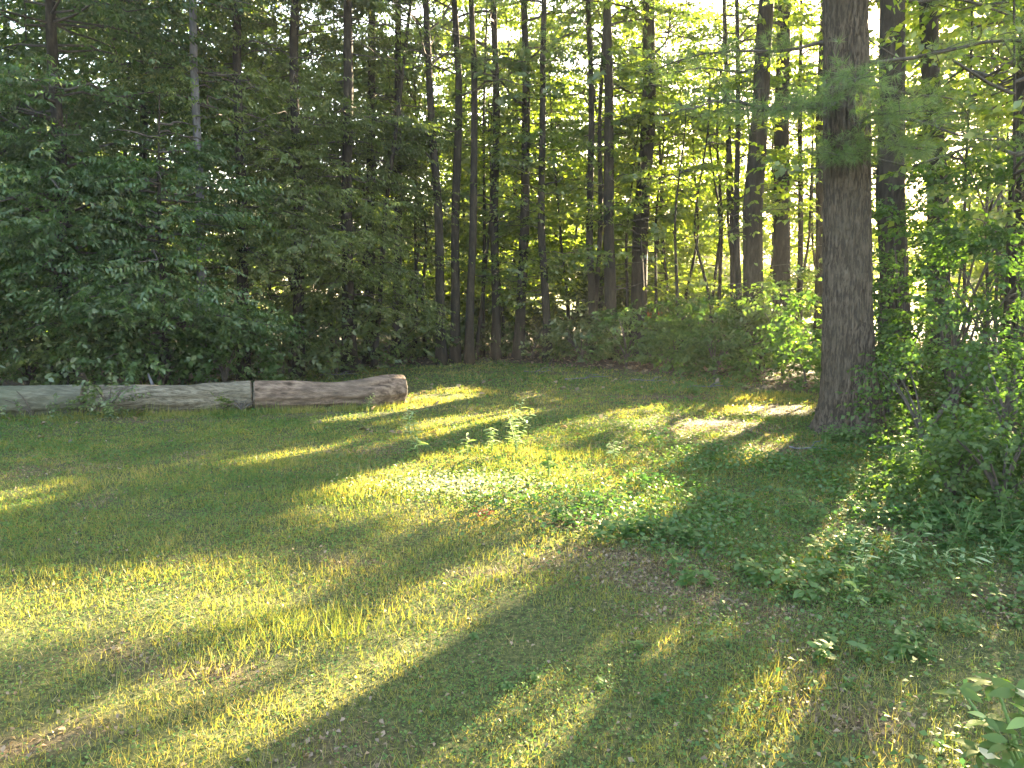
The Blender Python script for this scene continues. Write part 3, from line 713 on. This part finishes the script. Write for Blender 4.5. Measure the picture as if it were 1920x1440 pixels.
# ---- mid-wood trunks, left to right: (label, kind, top px, base px, width px, depth, height, crown)
P1 = lambda nb=12, zl=5.5: B_pine(zl, 15, nb, 2.2)
tree('pine_tree', 'stout dark trunk directly behind the big pine, right of it', 1680, 1688, 52, 11.1, 17, B_pine(5.5, 15, 16, 2.6, 18, 16, .13, .009), group=GROUPT, opt=False)
tree('broadleaf_tree', 'ivy shaded trunk second to the right of the big pine', 1742, 1765, 40, 14.0, 15, B_both(B_leafy(2.0, 5.0, 1.5, 20, 12, 0.11, 0.07, 'maple'), B_leafy(5.5, 12, 2.2, 22, 14, 0.13, 0.09, 'maple')), group=GROUPT, opt=False)
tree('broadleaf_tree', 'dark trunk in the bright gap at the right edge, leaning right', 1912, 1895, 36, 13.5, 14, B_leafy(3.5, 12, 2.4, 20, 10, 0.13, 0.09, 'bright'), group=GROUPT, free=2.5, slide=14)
tree('pine_tree', 'left of the two thick grey trunks left of the big pine', 1432, 1412, 36, 15.5, 18, B_both(B_low(), B_pine(5.2, 16, 16, 2.3)), group=GROUPT)
tree('pine_tree', 'right of the two thick trunks left of the big pine', 1478, 1462, 31, 16.2, 18, B_both(B_low(), B_pine(5.2, 16, 16, 2.3)), group=GROUPT)
tree('sapling', 'thin straight stem between the thick trunk pair and the big pine', 1500, 1499, 12, 17, 11, B_leafy(2.5, 10, 1.4, 24, 10, 0.12, 0.08, 'bright'), group=GROUPT)
tree('pine_tree', 'half hidden dark trunk peeping out left of the big pine', 1541, 1536, 20, 17, 15, B_both(B_low(), B_pine(6, 15, 14, 2.2)), group=GROUPT)
tree('pine_tree', 'straight dark trunk by the white sky gap, right of centre', 1221, 1195, 30, 16.5, 18, B_both(B_low(), B_pine(5.6, 16, 16, 2.4)), group=GROUPT)
tree('pine_tree', 'dark trunk just left of the trunk by the white sky gap', 1147, 1148, 21, 18, 17, B_both(B_low(), B_pine(5.6, 16, 14, 2.3)), group=GROUPT)
tree('broadleaf_tree', 'forked dark trunk of the close pair right of centre', 1107, 1110, 14, 18.5, 15, B_leafy(5, 13, 2.2, 26, 14, 0.14, 0.09, 'maple'), group=GROUPT)
tree('broadleaf_tree', 'slender wavy trunk touching the forked dark trunk at eye height', 1132, 1114, 10, 18.6, 13, B_leafy(5, 11, 1.8, 16, 12, 0.14, 0.09, 'bright'), group=GROUPT, opt=False)
tree('pine_tree', 'slim dark trunk leaning slightly left, in the glowing leaves at centre', 1014, 1027, 14, 17.5, 16, B_both(B_low(), B_pine(6, 15, 12, 2.1)), group=GROUPT)
tree('pine_tree', 'trunk at picture centre with a kink where it leans right', 988, 972, 18, 18, 16, B_both(B_low(), B_pine(5.5, 15, 14, 2.2)), group=GROUPT)
tree('pine_tree', 'straight trunk marking the start of the glowing foliage', 932, 930, 16, 18, 16, B_both(B_low(), B_pine(5.5, 15, 14, 2.2)), group=GROUPT)
tree('broadleaf_tree', 'pencil thin stem just left of the glowing foliage', 915, 905, 7, 19, 11, B_leafy(3, 10, 1.3, 18, 10, 0.13, 0.08, 'bright'), group=GROUPT, opt=False)
tree('broadleaf_tree', 'right stem of the dark fan of three stems', 885, 880, 15, 17, 15, B_leafy(6, 14, 2.2, 26, 16, 0.13, 0.09, 'maple'), group=GROUPT, opt=False)
tree('broadleaf_tree', 'middle stem of the dark fan of three stems', 855, 853, 17, 17.2, 15, B_leafy(5, 13, 2.2, 28, 16, 0.13, 0.09, 'maple'), group=GROUPT, opt=False)
tree('broadleaf_tree', 'left stem of the dark fan, spreading limbs up high', 805, 828, 17, 16.8, 14, B_leafy(4, 13, 2.4, 28, 16, 0.13, 0.09, 'maple', rise=1.2), group=GROUPT, opt=False)
tree('broadleaf_tree', 'thin black trunk slanting right near the top left of centre', 770, 700, 9, 16, 13, B_leafy(5, 12, 1.8, 20, 14, 0.13, 0.08, 'maple'), group=GROUPT, opt=False)
tree('pine_tree', 'dark trunk with lacy foliage left of the three stem fan', 745, 742, 16, 17, 15, hem(2.5, 14, 1.5, 50, 12), group=GROUPT, opt=False)
tree('sapling', 'right hand stem of the thin pair by the yellow gap', 1385, 1388, 12, 18, 13, B_leafy(3.5, 12, 1.7, 22, 11, 0.13, 0.085, 'bright'), group=GROUPT)
tree('broadleaf_tree', 'slim leaning trunk above the sunlit understorey right of centre', 1358, 1378, 12, 18.5, 14, B_leafy(5.5, 13, 2, 24, 12, 0.14, 0.09, 'bright'), group=GROUPT)
# hemlocks and grey trunk on the left
tree('hemlock_tree', 'grey bare trunk showing through the olive conifer sprays', 372, 377, 17, 13.2, 15, hem(4.0, 14, 1.5, 40, 12), m='bark_grey', group=GROUPT, opt=False)
tree('hemlock_tree', 'olive brown conifer just right of the grey trunk', 452, 455, 20, 14, 15, hem(1.6, 14, 1.7, 80, 18), group=GROUPT, opt=False)
tree('hemlock_tree', 'olive conifer with drooping sprays left of the yellow green one', 560, 556, 20, 14.6, 15, hem(1.5, 14, 1.7, 80, 18), group=GROUPT, opt=False)
tree('hemlock_tree', 'yellow green drooping conifer at the left of the dark trunks', 650, 655, 22, 15.2, 15, hem(1.2, 14, 1.7, 80, 18), group=GROUPT, opt=False)
tree('hemlock_tree', 'dark conifer standing deep behind the burl end of the log', 700, 692, 18, 17, 15, hem(1.0, 13, 1.6, 70, 16), group=GROUPT, opt=False)

# left broadleaf masses
ml = dict(K=14, twl=0.5, rise=0.25, droop=0.6, flat=0.4)
tree('maple_tree', 'large cool green maple filling the upper left corner', 90, 110, 26, 12.6, 12, B_leafy(1.4, 11, 3.0, 92, 71, 0.085, 0.036, 'maple_cool', **ml), group=GROUPT, opt=False)
tree('maple_tree', 'maple at the left edge with layered hanging boughs', -170, -150, 24, 12.2, 11, B_leafy(0.8, 10, 2.8, 66, 59, 0.085, 0.036, 'maple_cool', **ml), group=GROUPT, opt=False)
tree('maple_tree', 'low spreading maple reaching over the grey log section', 300, 310, 14, 12.4, 4.6, B_leafy(0.5, 4.2, 1.9, 52, 52, 0.085, 0.036, 'maple_cool', **ml), group=GROUPT, opt=False)
tree('maple_tree', 'young maple with leaves down to the ground, left of the leaning stake', 120, 130, 12, 12.0, 4.2, B_leafy(0.4, 3.8, 1.7, 44, 46, 0.085, 0.036, 'maple_cool', **ml), group=GROUPT, opt=False)
tree('maple_tree', 'dark maple crown above and left of the grey trunk', 265, 270, 18, 15.5, 12, B_leafy(3, 12, 2.6, 56, 36, 0.11, 0.055, 'maple', **ml), group=GROUPT, opt=False)

# deeper wood: dark fill on the left, glowing understorey in the middle and right
ORD = 'first second third fourth fifth sixth seventh eighth ninth tenth eleventh twelfth thirteenth fourteenth fifteenth sixteenth seventeenth eighteenth nineteenth twentieth'.split() + ['twenty first', 'twenty second', 'twenty third', 'twenty fourth', 'twenty fifth']
def understory(label, rows, group, name='broadleaf_tree', **kw):
    rows = sorted(rows)
    for q_, (px, Y, H, zlo, rad, nb, per, lm, ll) in enumerate(rows):
        tree(name, label + ', ' + ORD[q_] + ' from the left', px + rng.uniform(-45, 45), px, rng.uniform(5, 9), Y, H, B_leafy(zlo, H * 0.97, rad, nb, per, ll, ll * 0.62, lm, K=10, twl=0.6), group=group, slide=30, free=1.5, wander=0.3)
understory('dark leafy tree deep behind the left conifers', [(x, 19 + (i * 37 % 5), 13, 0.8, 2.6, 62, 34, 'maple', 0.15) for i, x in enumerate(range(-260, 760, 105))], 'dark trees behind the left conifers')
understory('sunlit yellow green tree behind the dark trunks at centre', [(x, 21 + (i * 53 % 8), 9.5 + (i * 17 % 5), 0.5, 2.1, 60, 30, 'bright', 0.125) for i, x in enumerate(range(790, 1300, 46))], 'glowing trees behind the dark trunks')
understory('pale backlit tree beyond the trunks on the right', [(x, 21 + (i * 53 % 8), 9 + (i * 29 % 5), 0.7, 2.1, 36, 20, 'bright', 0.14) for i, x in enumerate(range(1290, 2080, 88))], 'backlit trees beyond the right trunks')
# trees of the wood that stand right of the frame and shade the lawn
for i, (x, y, H, zl) in enumerate([(7.8, 9.5, 10, 1.2), (9.5, 12.5, 12, 2), (12, 15, 13, 1.5), (14.5, 18.5, 13, 1.5), (17, 22, 13, 2), (20, 25, 13, 2), (23, 30, 13, 2), (12.5, 20, 12, 3), (16, 26, 13, 3)]):
    px, _ = to_px(np.array([x, y, 0.0]))
    tree('broadleaf_tree', 'leafy tree continuing the wood past the right edge', float(px), float(px), 6, y, H, B_leafy(zl, H * .95, 2.7, 34 if y > 14 else 44, 18 if y > 14 else 30, 0.17 if y > 14 else 0.10, 0.11 if y > 14 else 0.065, 'bright', K=10, twl=.6), group='trees past the right edge', slide=240, free=2)
# thin bare saplings among the trunks
GS_ = 'thin bare saplings among the trunks'
for q_, (px, Y, H) in enumerate(sorted([(1040, 19, 7), (1075, 20, 8), (1180, 19, 6.5), (1245, 19, 7), (1262, 18, 6), (1290, 20, 8), (1315, 19, 7), (1335, 20, 9), (1345, 18, 7), (1403, 19, 8), (1440, 20, 8), (960, 19, 7), (790, 18, 8), (770, 19, 7), (722, 18, 7), (675, 17, 8), (640, 18, 8), (600, 17, 8), (520, 17, 7), (1225, 18.5, 5), (1512, 18, 7), (1555, 20, 8), (1640, 15, 6), (905, 17.8, 6), (815, 18.2, 6)])):
    tree('sapling', 'thin dark sapling stem among the trunks, ' + ORD[q_] + ' from the left', px + rng.normal(0, 22), px, rng.uniform(5, 8), Y, H, B_leafy(H * 0.45, H * .95, 0.9, 9, 6, 0.14, 0.09, 'bright' if px > 850 else 'maple', K=9), group=GS_, slide=14, free=1.5, wander=0.35)

# far tree line across the field
GF = 'far trees beyond the field'
protos = []
for k in range(3):
    rt = thing('far_tree', 'low bushy tree far off beyond the sunlit field', 'tree', (0, 0, 0), GF)
    P = trunk_path(np.zeros(3), np.array([0, 0, 6.0]), 8, .2, k); make_trunk('trunk', rt, P, 0.2 * (1.1 - P[:, 2] / 7), M['bark_dark'], 6)
    wood, lv = MB(), MB(); leafy(wood, lv, P, 0.8, 6, 3.4, 34, 16, 0.42, 0.3, K=8, twl=1.0)
    wood.build('branches', M['twig'], rt, kind='stuff'); lv.build('leaves', M['bright'], rt, kind='stuff'); protos.append(rt)
n_far = 0
for i, X in enumerate(np.arange(-62, 66, 5.2)):
    src = protos[i % 3]
    if i < 3: r_ = src
    else:
        r_ = src.copy(); COL.objects.link(r_)
        for ch in src.children:
            c_ = ch.copy(); COL.objects.link(c_); c_.parent = r_
    r_.location = (X + rng.uniform(-1.5, 1.5), 66 + rng.uniform(-4, 8), 0); r_.rotation_euler = (0, 0, rng.uniform(0, 6)); s = rng.uniform(0.8, 1.15) * (1.75 if X < 8 else 1.1); r_.scale = (s, s, s * rng.uniform(.8, 1.1))

# ================================================================== SHRUBS
def shrub(name, label, px, py, Y, H, rad, n, ll, lw, lm, group=None, cat='shrub', K=9, twl=0.3, X=None, low=0.1, dark=None):
    b = at(px, py, Y) if X is None else np.array([X, Y, 0.0]); base = np.array([b[0], Y, float(gh(b[0], Y))])
    root = thing(name, label, cat, base, group)
    wood, lv = MB(), MB(); ns = 9
    for i in range(ns):
        a = rng.uniform(0, 6.28); q = rng.uniform(0.2, 0.85) * rad; e = base + [math.cos(a) * q, math.sin(a) * q, H * rng.uniform(0.6, 0.95)]
        t = np.linspace(0, 1, 6)[:, None]; Q = base + (e - base) * np.concatenate([t ** 1.5, t ** 1.5, t ** 0.8], 1); Q[0, 2] -= .03
        if open_to_sun(Q[1:]).mean() > 0.15: continue
        wood.tube(Q, np.linspace(0.014, 0.004, 6) * (1 + H * .3), 5, cap=False)
    a = rng.uniform(0, 6.28, n); u = rng.uniform(0, 1, n) ** 0.8; v = rng.uniform(low, 1, n)
    prof = np.sqrt(np.clip(1 - (v * 1.15 - 0.35) ** 2 / 0.85, 0.02, 1))
    q = rad * prof * (0.25 + 0.75 * u) * (0.75 + 0.5 * vnoise(np.stack([np.cos(a), np.sin(a), v * 2], -1) + base, 1.4, 5))
    O = base + np.stack([np.cos(a) * q, np.sin(a) * q, v * H], -1)
    kk = vnoise(O, 1.8, 77) > 0.33; O, a = O[kk], a[kk]
    D = unit(np.stack([np.cos(a), np.sin(a), rng.uniform(-0.2, 0.7, len(a))], -1) + rng.normal(size=(len(a), 3)) * .4)
    twig_leaves(lv, O, D, np.full(len(O), twl) * rng.uniform(.6, 1.3, len(O)), K, ll, lw, 0.35)
    wood.build('stems', M['twig'], root, False, base, 'stuff'); lv.build('leaves', M[lm], root, False, base, 'stuff')
    return root
# right-hand thicket (7-12 m)
SR = [
 ('tall leafy shrub right behind the foot of the big pine', 1690, 9.6, 2.6, 0.9, 420, .075, .05), ('dense shrub at the right edge below the bright glint', 1900, 8.2, 2.2, 1.0, 520, .07, .05),
 ('shrub with arching stems between the big pine and the right edge', 1790, 8.8, 2.3, 0.95, 520, .07, .05), ('upper leafy shrub in front of the ivy shaded trunk', 1780, 10.8, 3.4, 1.2, 480, .085, .055),
 ('tall shrub reaching into the white sky at right', 1905, 10.5, 3.5, 1.3, 480, .085, .055), ('small shrub hugging the right side of the big pine foot', 1665, 8.9, 1.1, 0.45, 130, .055, .04),
 ('low bramble in front of the right thicket', 1740, 7.4, 1.0, 0.6, 200, .055, .042), ('low bramble at the right edge in front of the thicket', 1880, 6.9, 1.1, 0.7, 260, .055, .042),
 ('leafy bramble on the near ground at the right edge', 1895, 5.4, .75, .5, 190, .05, .038), ('low leafy bramble in front of the yellow green sapling', 1800, 5.8, .5, .42, 130, .05, .038), ('round leafy shrub low at the right edge above the ivy patch', 1915, 6.1, 1.2, .6, 260, .055, .04),
 ('thin shrub seen between the big pine and the stout trunk', 1640, 12.5, 2.4, 0.9, 220, .085, .055)]
for lb, px, Y, H, rd, n, ll, lw in SR:
    shrub('shrub', lb, px, 700, Y, H, rd, int(n * 1.5), ll * .95, lw * .9, 'shrub', low=0.02)
for k, (x, y, H, rd) in enumerate([(6.9, 8.2, 3, 1.2), (6.0, 6.4, 2.2, .9), (7.6, 10.5, 3.4, 1.3), (5.0, 5.0, 1.5, .7), (8.8, 12.5, 3, 1.3)]):
    shrub('shrub', 'thicket shrub standing past the right edge', 0, 0, y, H, rd, 420, .09, .06, 'shrub', 'thicket past the right edge', X=x)
for lb, px, Y, H, rd, n in (('dark leafy sprig growing in front of the dark log gap', 205, 9.7, .42, .32, 90), ('tangle of weeds in front of the dark left log section', 60, 9.6, .38, .5, 110), ('small weedy tuft by the crack in the log', 455, 10.1, .2, .3, 50)):
    shrub('weedy_sprig', lb, px, 780, Y, H, rd, n, .05, .03, 'maple', cat='plant', K=8, twl=.2, low=0.0)
# edge shrubs, centre-right dark bushes
SC = [('dark rounded bush left of the big pine', 1468, 14.2, 1.9, .75, 340, 'maple'), ('wide dark bush under the thick trunk pair', 1405, 15.6, 1.2, .8, 260, 'maple'), ('bush with pale leaves below the two thick trunks', 1340, 14.0, 0.9, 0.7, 200, 'shrub'),
      ('yellow flecked bush just left of the big pine foot', 1515, 12.8, 1.5, 0.7, 280, 'shrub'), ('low bush below the red shed', 1262, 15.8, 1.0, .9, 240, 'shrub'), ('loose mid green bush at the back edge between the red shed and the dark bushes', 1310, 15.2, 1.4, .9, 260, 'shrub'), ('fern green bush under the trunk by the sky gap', 1175, 16.2, 1.25, .9, 260, 'maple_cool'),
      ('small dark bush at the foot of the close trunk pair', 1090, 17, 0.9, 1.0, 240, 'maple'), ('low shrub right of the picture centre trunk', 1000, 18.5, 0.8, 0.9, 180, 'shrub'), ('low leafy clump at the back edge of the lawn', 900, 19, 0.8, 1.2, 220, 'maple'),
      ('dark bush below the three stem fan', 820, 18.3, 1.0, 1.2, 240, 'maple'), ('dark bush behind the burl end of the log', 740, 17, 1.2, 1.2, 240, 'maple'), ('shadowy bush right of the dark hollow', 630, 15, 1.5, 1.2, 320, 'maple'),
      ('shadowy bush under the yellow green conifer', 540, 14.5, 1.2, 1.1, 320, 'maple'), ('small cool green bush behind the middle log section', 420, 12.6, 1.0, .8, 260, 'maple_cool'), ('bush with drooping leaves behind the leaning stake', 300, 12.2, 1.0, .9, 260, 'maple_cool'),
      ('dark bush behind the left end of the grey log', 180, 12.2, 1.1, 1.0, 260, 'maple'), ('dark bush behind the mossy log section', 50, 12, 1.4, 1.2, 300, 'maple'), ('bush at the left edge behind the log', -60, 12, 1.6, 1.2, 300, 'maple_cool')]
for lb, px, Y, H, rd, n, lm in SC:
    shrub('bush', lb, px, 690, Y, H, rd, n, .10, .06, lm, cat='bush', K=8)

for k, px in enumerate(range(-300, 1560, 66)):
    shrub('bush', 'low shadowy bush on the wood floor behind the first trunks', px + rng.uniform(-20, 20), 650, 20 + (k * 37 % 40) / 10, rng.uniform(0.7, 2.1), rng.uniform(.9, 1.6), 190, .15, .09, 'maple', cat='bush', K=8, group='bushes on the wood floor', twl=.45)
# ================================================================== SMALL PLANTS WITH SINGLE LEAVES
def leaf_proto(nm, L, W, m, fold=0.14, pts=6):
    t = np.linspace(0, 1, pts); w = np.sin(np.pi * t ** 0.8) * W / 2; w[0] = W * .03; w[-1] = 0.001
    zc = -0.35 * L * t ** 2 * 0.6
    c = np.stack([t * L, 0 * t, zc], -1); l = np.stack([t * L, w, zc + fold * w], -1); r = np.stack([t * L, -w, zc + fold * w], -1)
    V = np.concatenate([c, l, r]); Q = []
    for i in range(pts - 1):
        Q += [[i, i + 1, pts + i + 1, pts + i], [i + 1, i, 2 * pts + i, 2 * pts + i + 1]]
    me = raw_mesh(nm, V, [np.array(Q)], True); me.materials.append(m); return me
LP = {k: [leaf_proto('leaf', L, W, M[mm]) for L, W in sizes] for k, mm, sizes in (
    ('weed', 'weed', [(0.07, 0.045), (0.085, 0.05), (0.06, 0.042)]), ('pale', 'pale_weed', [(0.07, 0.02), (0.09, 0.024)]), ('rhodo', 'rhodo', [(0.125, 0.052), (0.105, 0.046)]),
    ('lime', 'lime', [(0.12, 0.055)]), ('cream', 'cream', [(0.12, 0.055)]), ('rust', 'rust', [(0.06, 0.03)]), ('shrub', 'shrub', [(0.06, 0.04), (0.075, 0.048)]), ('small', 'weed', [(0.04, 0.028), (0.05, 0.03)]))}
def put_leaf(root, me, P, d, nrm, s):
    d = Vector(tuple(d)).normalized(); nrm = Vector(tuple(nrm)); y = nrm.cross(d)
    if y.length < 1e-3: y = Vector((1, 0, 0)).cross(d)
    y.normalize(); z = d.cross(y)
    o = bpy.data.objects.new('leaf', me); link(o, root)
    mt = Matrix((d, y, z)).transposed().to_4x4(); mt.translation = Vector(tuple(P)) - root.location
    o.matrix_basis = mt @ Matrix.Scale(s, 4)
    TRIS['n'] += 1
def weed(label, x, y, H, stems, per, kind, group, spread=0.5, scale=1.0, name='weed_plant', m='stem', updir=0.5):
    base = np.array([x, y, float(gh(x, y))]); root = thing(name, label, 'plant', base, group); bpy.context.view_layer.update() if False else None
    mb = MB()
    for s in range(stems):
        a = rng.uniform(0, 6.28); l = spread * rng.uniform(0.3, 1) * H; h = H * rng.uniform(0.7, 1.1)
        t = np.linspace(0, 1, 5); st0 = base + [0, 0, -0.01]
        Q = st0 + np.stack([math.cos(a) * l * t ** 1.3, math.sin(a) * l * t ** 1.3, h * t ** 0.85], -1)
        mb.tube(Q, np.linspace(0.003, 0.0015, 5) * max(1, scale), 4, cap=False)
        for k in range(per):
            u = 0.25 + 0.75 * (k + rng.uniform(0, .5)) / per; u = min(u, 1)
            P = np.array([np.interp(u, t, Q[:, i]) for i in range(3)])
            b = a + k * 2.4 + rng.normal(0, .3); d = np.array([math.cos(b), math.sin(b), rng.uniform(-0.2, updir)])
            me = LP[kind][int(rng.integers(len(LP[kind])))]
            put_leaf(root, me, P, d, np.array([rng.normal(0, .25), rng.normal(0, .25), 1.0]), scale * rng.uniform(.7, 1.25) * (1.1 - 0.45 * u))
    mb.build('stem', M[m], root, False, base)
    return root
def wpx(label, px, py, *a, **k):
    g = G(px, py); return weed(label, g[0], g[1], *a, **k)
GW = 'weeds standing in the sunny middle of the lawn'
wpx('branched pale weed left of the sunny patch, tallest on its side', 785, 862, 0.44, 4, 13, 'pale', GW, .35, 1.15)
wpx('thin weed rising alone behind the burl end of the log', 768, 815, 0.32, 2, 10, 'pale', GW, .2, 1.15)
wpx('small cross shaped weed at the upper edge of the sunny patch', 877, 858, 0.24, 1, 8, 'pale', GW, .1, 1.6)
wpx('upright silvery weed left of the bushy one', 922, 858, 0.36, 2, 15, 'pale', GW, .12, 1.15)
wpx('bushy pale weed, tallest at the middle of the sunny patch', 968, 858, 0.50, 6, 14, 'pale', GW, .38, 1.15)
wpx('dark upright weed in the right part of the sunny patch', 1030, 905, 0.34, 3, 11, 'small', GW, .3, 1.5)
wpx('low spreading weed at the lower right of the sunny patch', 1090, 945, 0.16, 4, 6, 'small', GW, .8)
wpx('leafy weed before the dry tan patch', 1240, 850, 0.36, 4, 9, 'weed', GW, .4)
wpx('low fern like weed left of the leafy one', 1150, 862, 0.2, 5, 7, 'pale', GW, .9)
wpx('broad leaved weed at the shadow edge right of the sunny patch', 1210, 915, 0.22, 5, 7, 'weed', GW, .8)
wpx('single broad dock leaf plant catching light beside reddish grass', 1238, 952, 0.16, 3, 4, 'weed', GW, .5, 1.2)
wpx('red leaved seedling lying at the bottom of the sunny patch', 917, 972, 0.09, 4, 6, 'rust', None, 1.2)
wpx('pale whitish weed growing against the log near its dark gap', 213, 786, 0.34, 6, 10, 'pale', None, .7)
wpx('little weed under the burl of the log', 690, 768, 0.26, 3, 8, 'pale', None, .5)
GC = 'clumps of broad leaved weeds'
def clump(label, px, py, nx_, sx, sy, H, kind='weed', per=6, sc=1.0, st=3, group=GC):
    g = G(px, py)
    for i in range(nx_):
        x, y = g[0] + rng.normal(0, sx), g[1] + rng.normal(0, sy)
        if y < 2.0: continue
        weed(label, x, y, H * rng.uniform(.7, 1.25), st, per, kind, group, .7, sc * rng.uniform(.8, 1.15))
clump('broad leaved weed in the clump right of the bare litter patch', 1240, 1015, 9, .28, .14, .15, sc=1.0)
clump('weed of the leafy clump between sunny patch and litter', 1110, 985, 6, .2, .12, .13, sc=.9)
clump('weed in the green clump below the big pine shadow', 1490, 1085, 12, .32, .16, .14, sc=.95)
clump('pale leaved seedling among the ground ivy at right', 1700, 1060, 9, .35, .2, .16, 'pale', 6, .9)
clump('shoot of the leafy patch under the right edge thicket', 1880, 1120, 14, .22, .2, .15, 'weed', 6, .8)
clump('weed in the clump near the bottom right leaning towards the light', 1660, 1235, 8, .22, .13, .11, sc=.7)
clump('ground ivy shoot in the dense patch at the right edge', 1850, 1010, 34, .40, .32, .24, sc=1.05)
clump('leafy shoot on the shaded ground below the right thicket', 1800, 900, 14, .5, .3, .2, sc=1.0)
clump('ivy shoot around the foot of the big pine', 1600, 834, 22, .30, .06, .2, 'small', 7, 1.3)
clump('shoot of weeds at the shaded edge behind the dry patch', 1380, 735, 12, .9, .3, .22, 'weed', 6, 1.3)
clump('young shoot in the grass of the shaded foreground', 1290, 1250, 10, .5, .3, .05, 'small', 5, .7)
clump('seedling in the mossy ground at the lower right', 1750, 1150, 16, .35, .25, .09, 'small', 6, .9)
wpx('yellow green sapling lit by the sun below the right thicket', 1712, 930, 0.66, 7, 12, 'lime', None, .35, .6, name='young_sapling')
wpx('bright yellow seedling near the bottom edge at right', 1768, 1410, 0.08, 3, 4, 'lime', None, .6, .35)
wpx('yellowing weed at the tip of the clump below the pine shadow', 1600, 1130, 0.2, 3, 5, 'lime', None, .5, .5)
# bottom right leathery shrub with large leaves
g = G(1905, 1440); g = np.array([1.62, 2.25, 0.0])
rt = thing('leathery_shrub', 'large leaved evergreen shrub in the bottom right corner', 'shrub', g)
mb = MB(); tips = [(1850, 1345, 2.15), (1905, 1290, 2.2), (1890, 1390, 2.05), (1835, 1400, 2.1), (1930, 1340, 2.1), (1860, 1270, 2.35), (1960, 1400, 2.0), (1800, 1290, 2.5), (1900, 1440, 2.0)]
for k, (a, b, Y) in enumerate(tips):
    e = at(a, b, Y); t = np.linspace(0, 1, 5)[:, None]; Q = g + (e - g) * np.concatenate([t, t, t ** .7], 1); mb.tube(Q, np.linspace(.008, .004, 5), 5, cap=False)
    n = 9
    for i in range(n):
        ba = i * 2.4 + rng.normal(0, .2); d = np.array([math.cos(ba), math.sin(ba), rng.uniform(-.25, .35)])
        kd = 'rhodo'
        if k in (0, 4) and i in (1, 4): kd = 'lime'
        elif k in (1, 3) and i in (2, 5): kd = 'cream'
        put_leaf(rt, LP[kd][i % len(LP[kd])], e + np.array([0, 0, -0.014 * (i // 3)]), d, np.array([rng.normal(0, .35), rng.normal(0, .35), 1.0]), rng.uniform(.4, 0.8))
mb.build('stem', M['stem'], rt, False, g)

# ================================================================== SMALL RED SHED BEHIND THE WOOD
red = rough_mat('red_paint', [(0.3, (0.32, 0.08, 0.05)), (0.7, (0.45, 0.13, 0.08))], scale=(8, 8, 8), bump=.1)
roofm = rough_mat('grey_roof', [(0.3, (0.09, 0.09, 0.1)), (0.7, (0.17, 0.17, 0.19))], scale=(8, 8, 8), bump=.1)
b = at(1226, 600, 27.0); b[2] = 0
rt = thing('red_shed', 'small red board shed seen through the trees right of a dark trunk', 'shed', b)
for k in range(6):
    mb = MB(); mb.box(b + [-0.3 + k * 0.12, 0, 0.75], (0.112, 0.05, 1.5)); mb.build('plank', red, rt, False, b)
mb = MB(); mb.box(b + [0, 0.5, 0.73], (0.7, 0.93, 1.46)); mb.build('wall', red, rt, False, b)
mb = MB(); mb.add(np.array([[-.45, -.15, 1.48], [.45, -.15, 1.48], [.45, 1.1, 1.48], [-.45, 1.1, 1.48], [-.45, .47, 1.95], [.45, .47, 1.95], [-.45, -.15, 1.54], [.45, -.15, 1.54]]) + b, [[0, 1, 7, 6], [6, 7, 5, 4], [4, 5, 2, 3], [3, 2, 1, 0]], [[0, 6, 4], [0, 4, 3], [1, 5, 7], [1, 2, 5]]); mb.build('roof', roofm, rt, False, b)

# ================================================================== HAZE
mb = MB(); mb.box((0, 150, 10.5), (860, 760, 24)); hz = mb.mesh('haze')
hm = bpy.data.materials.new('haze'); hm.use_nodes = True; hn = hm.node_tree.nodes; hn.clear()
pv = hn.new('ShaderNodeVolumePrincipled'); pv.inputs['Color'].default_value = (1.0, 0.97, 0.9, 1); pv.inputs['Density'].default_value = 0.0010; pv.inputs['Anisotropy'].default_value = 0.4
ho = hn.new('ShaderNodeOutputMaterial'); hm.node_tree.links.new(pv.outputs[0], ho.inputs['Volume']); hz.materials.append(hm)
tag(link(bpy.data.objects.new('haze', hz)), kind='stuff')

print('TRIS approx', TRIS, 'objects', len(bpy.data.objects), 'script', round(time.time() - T0, 1))
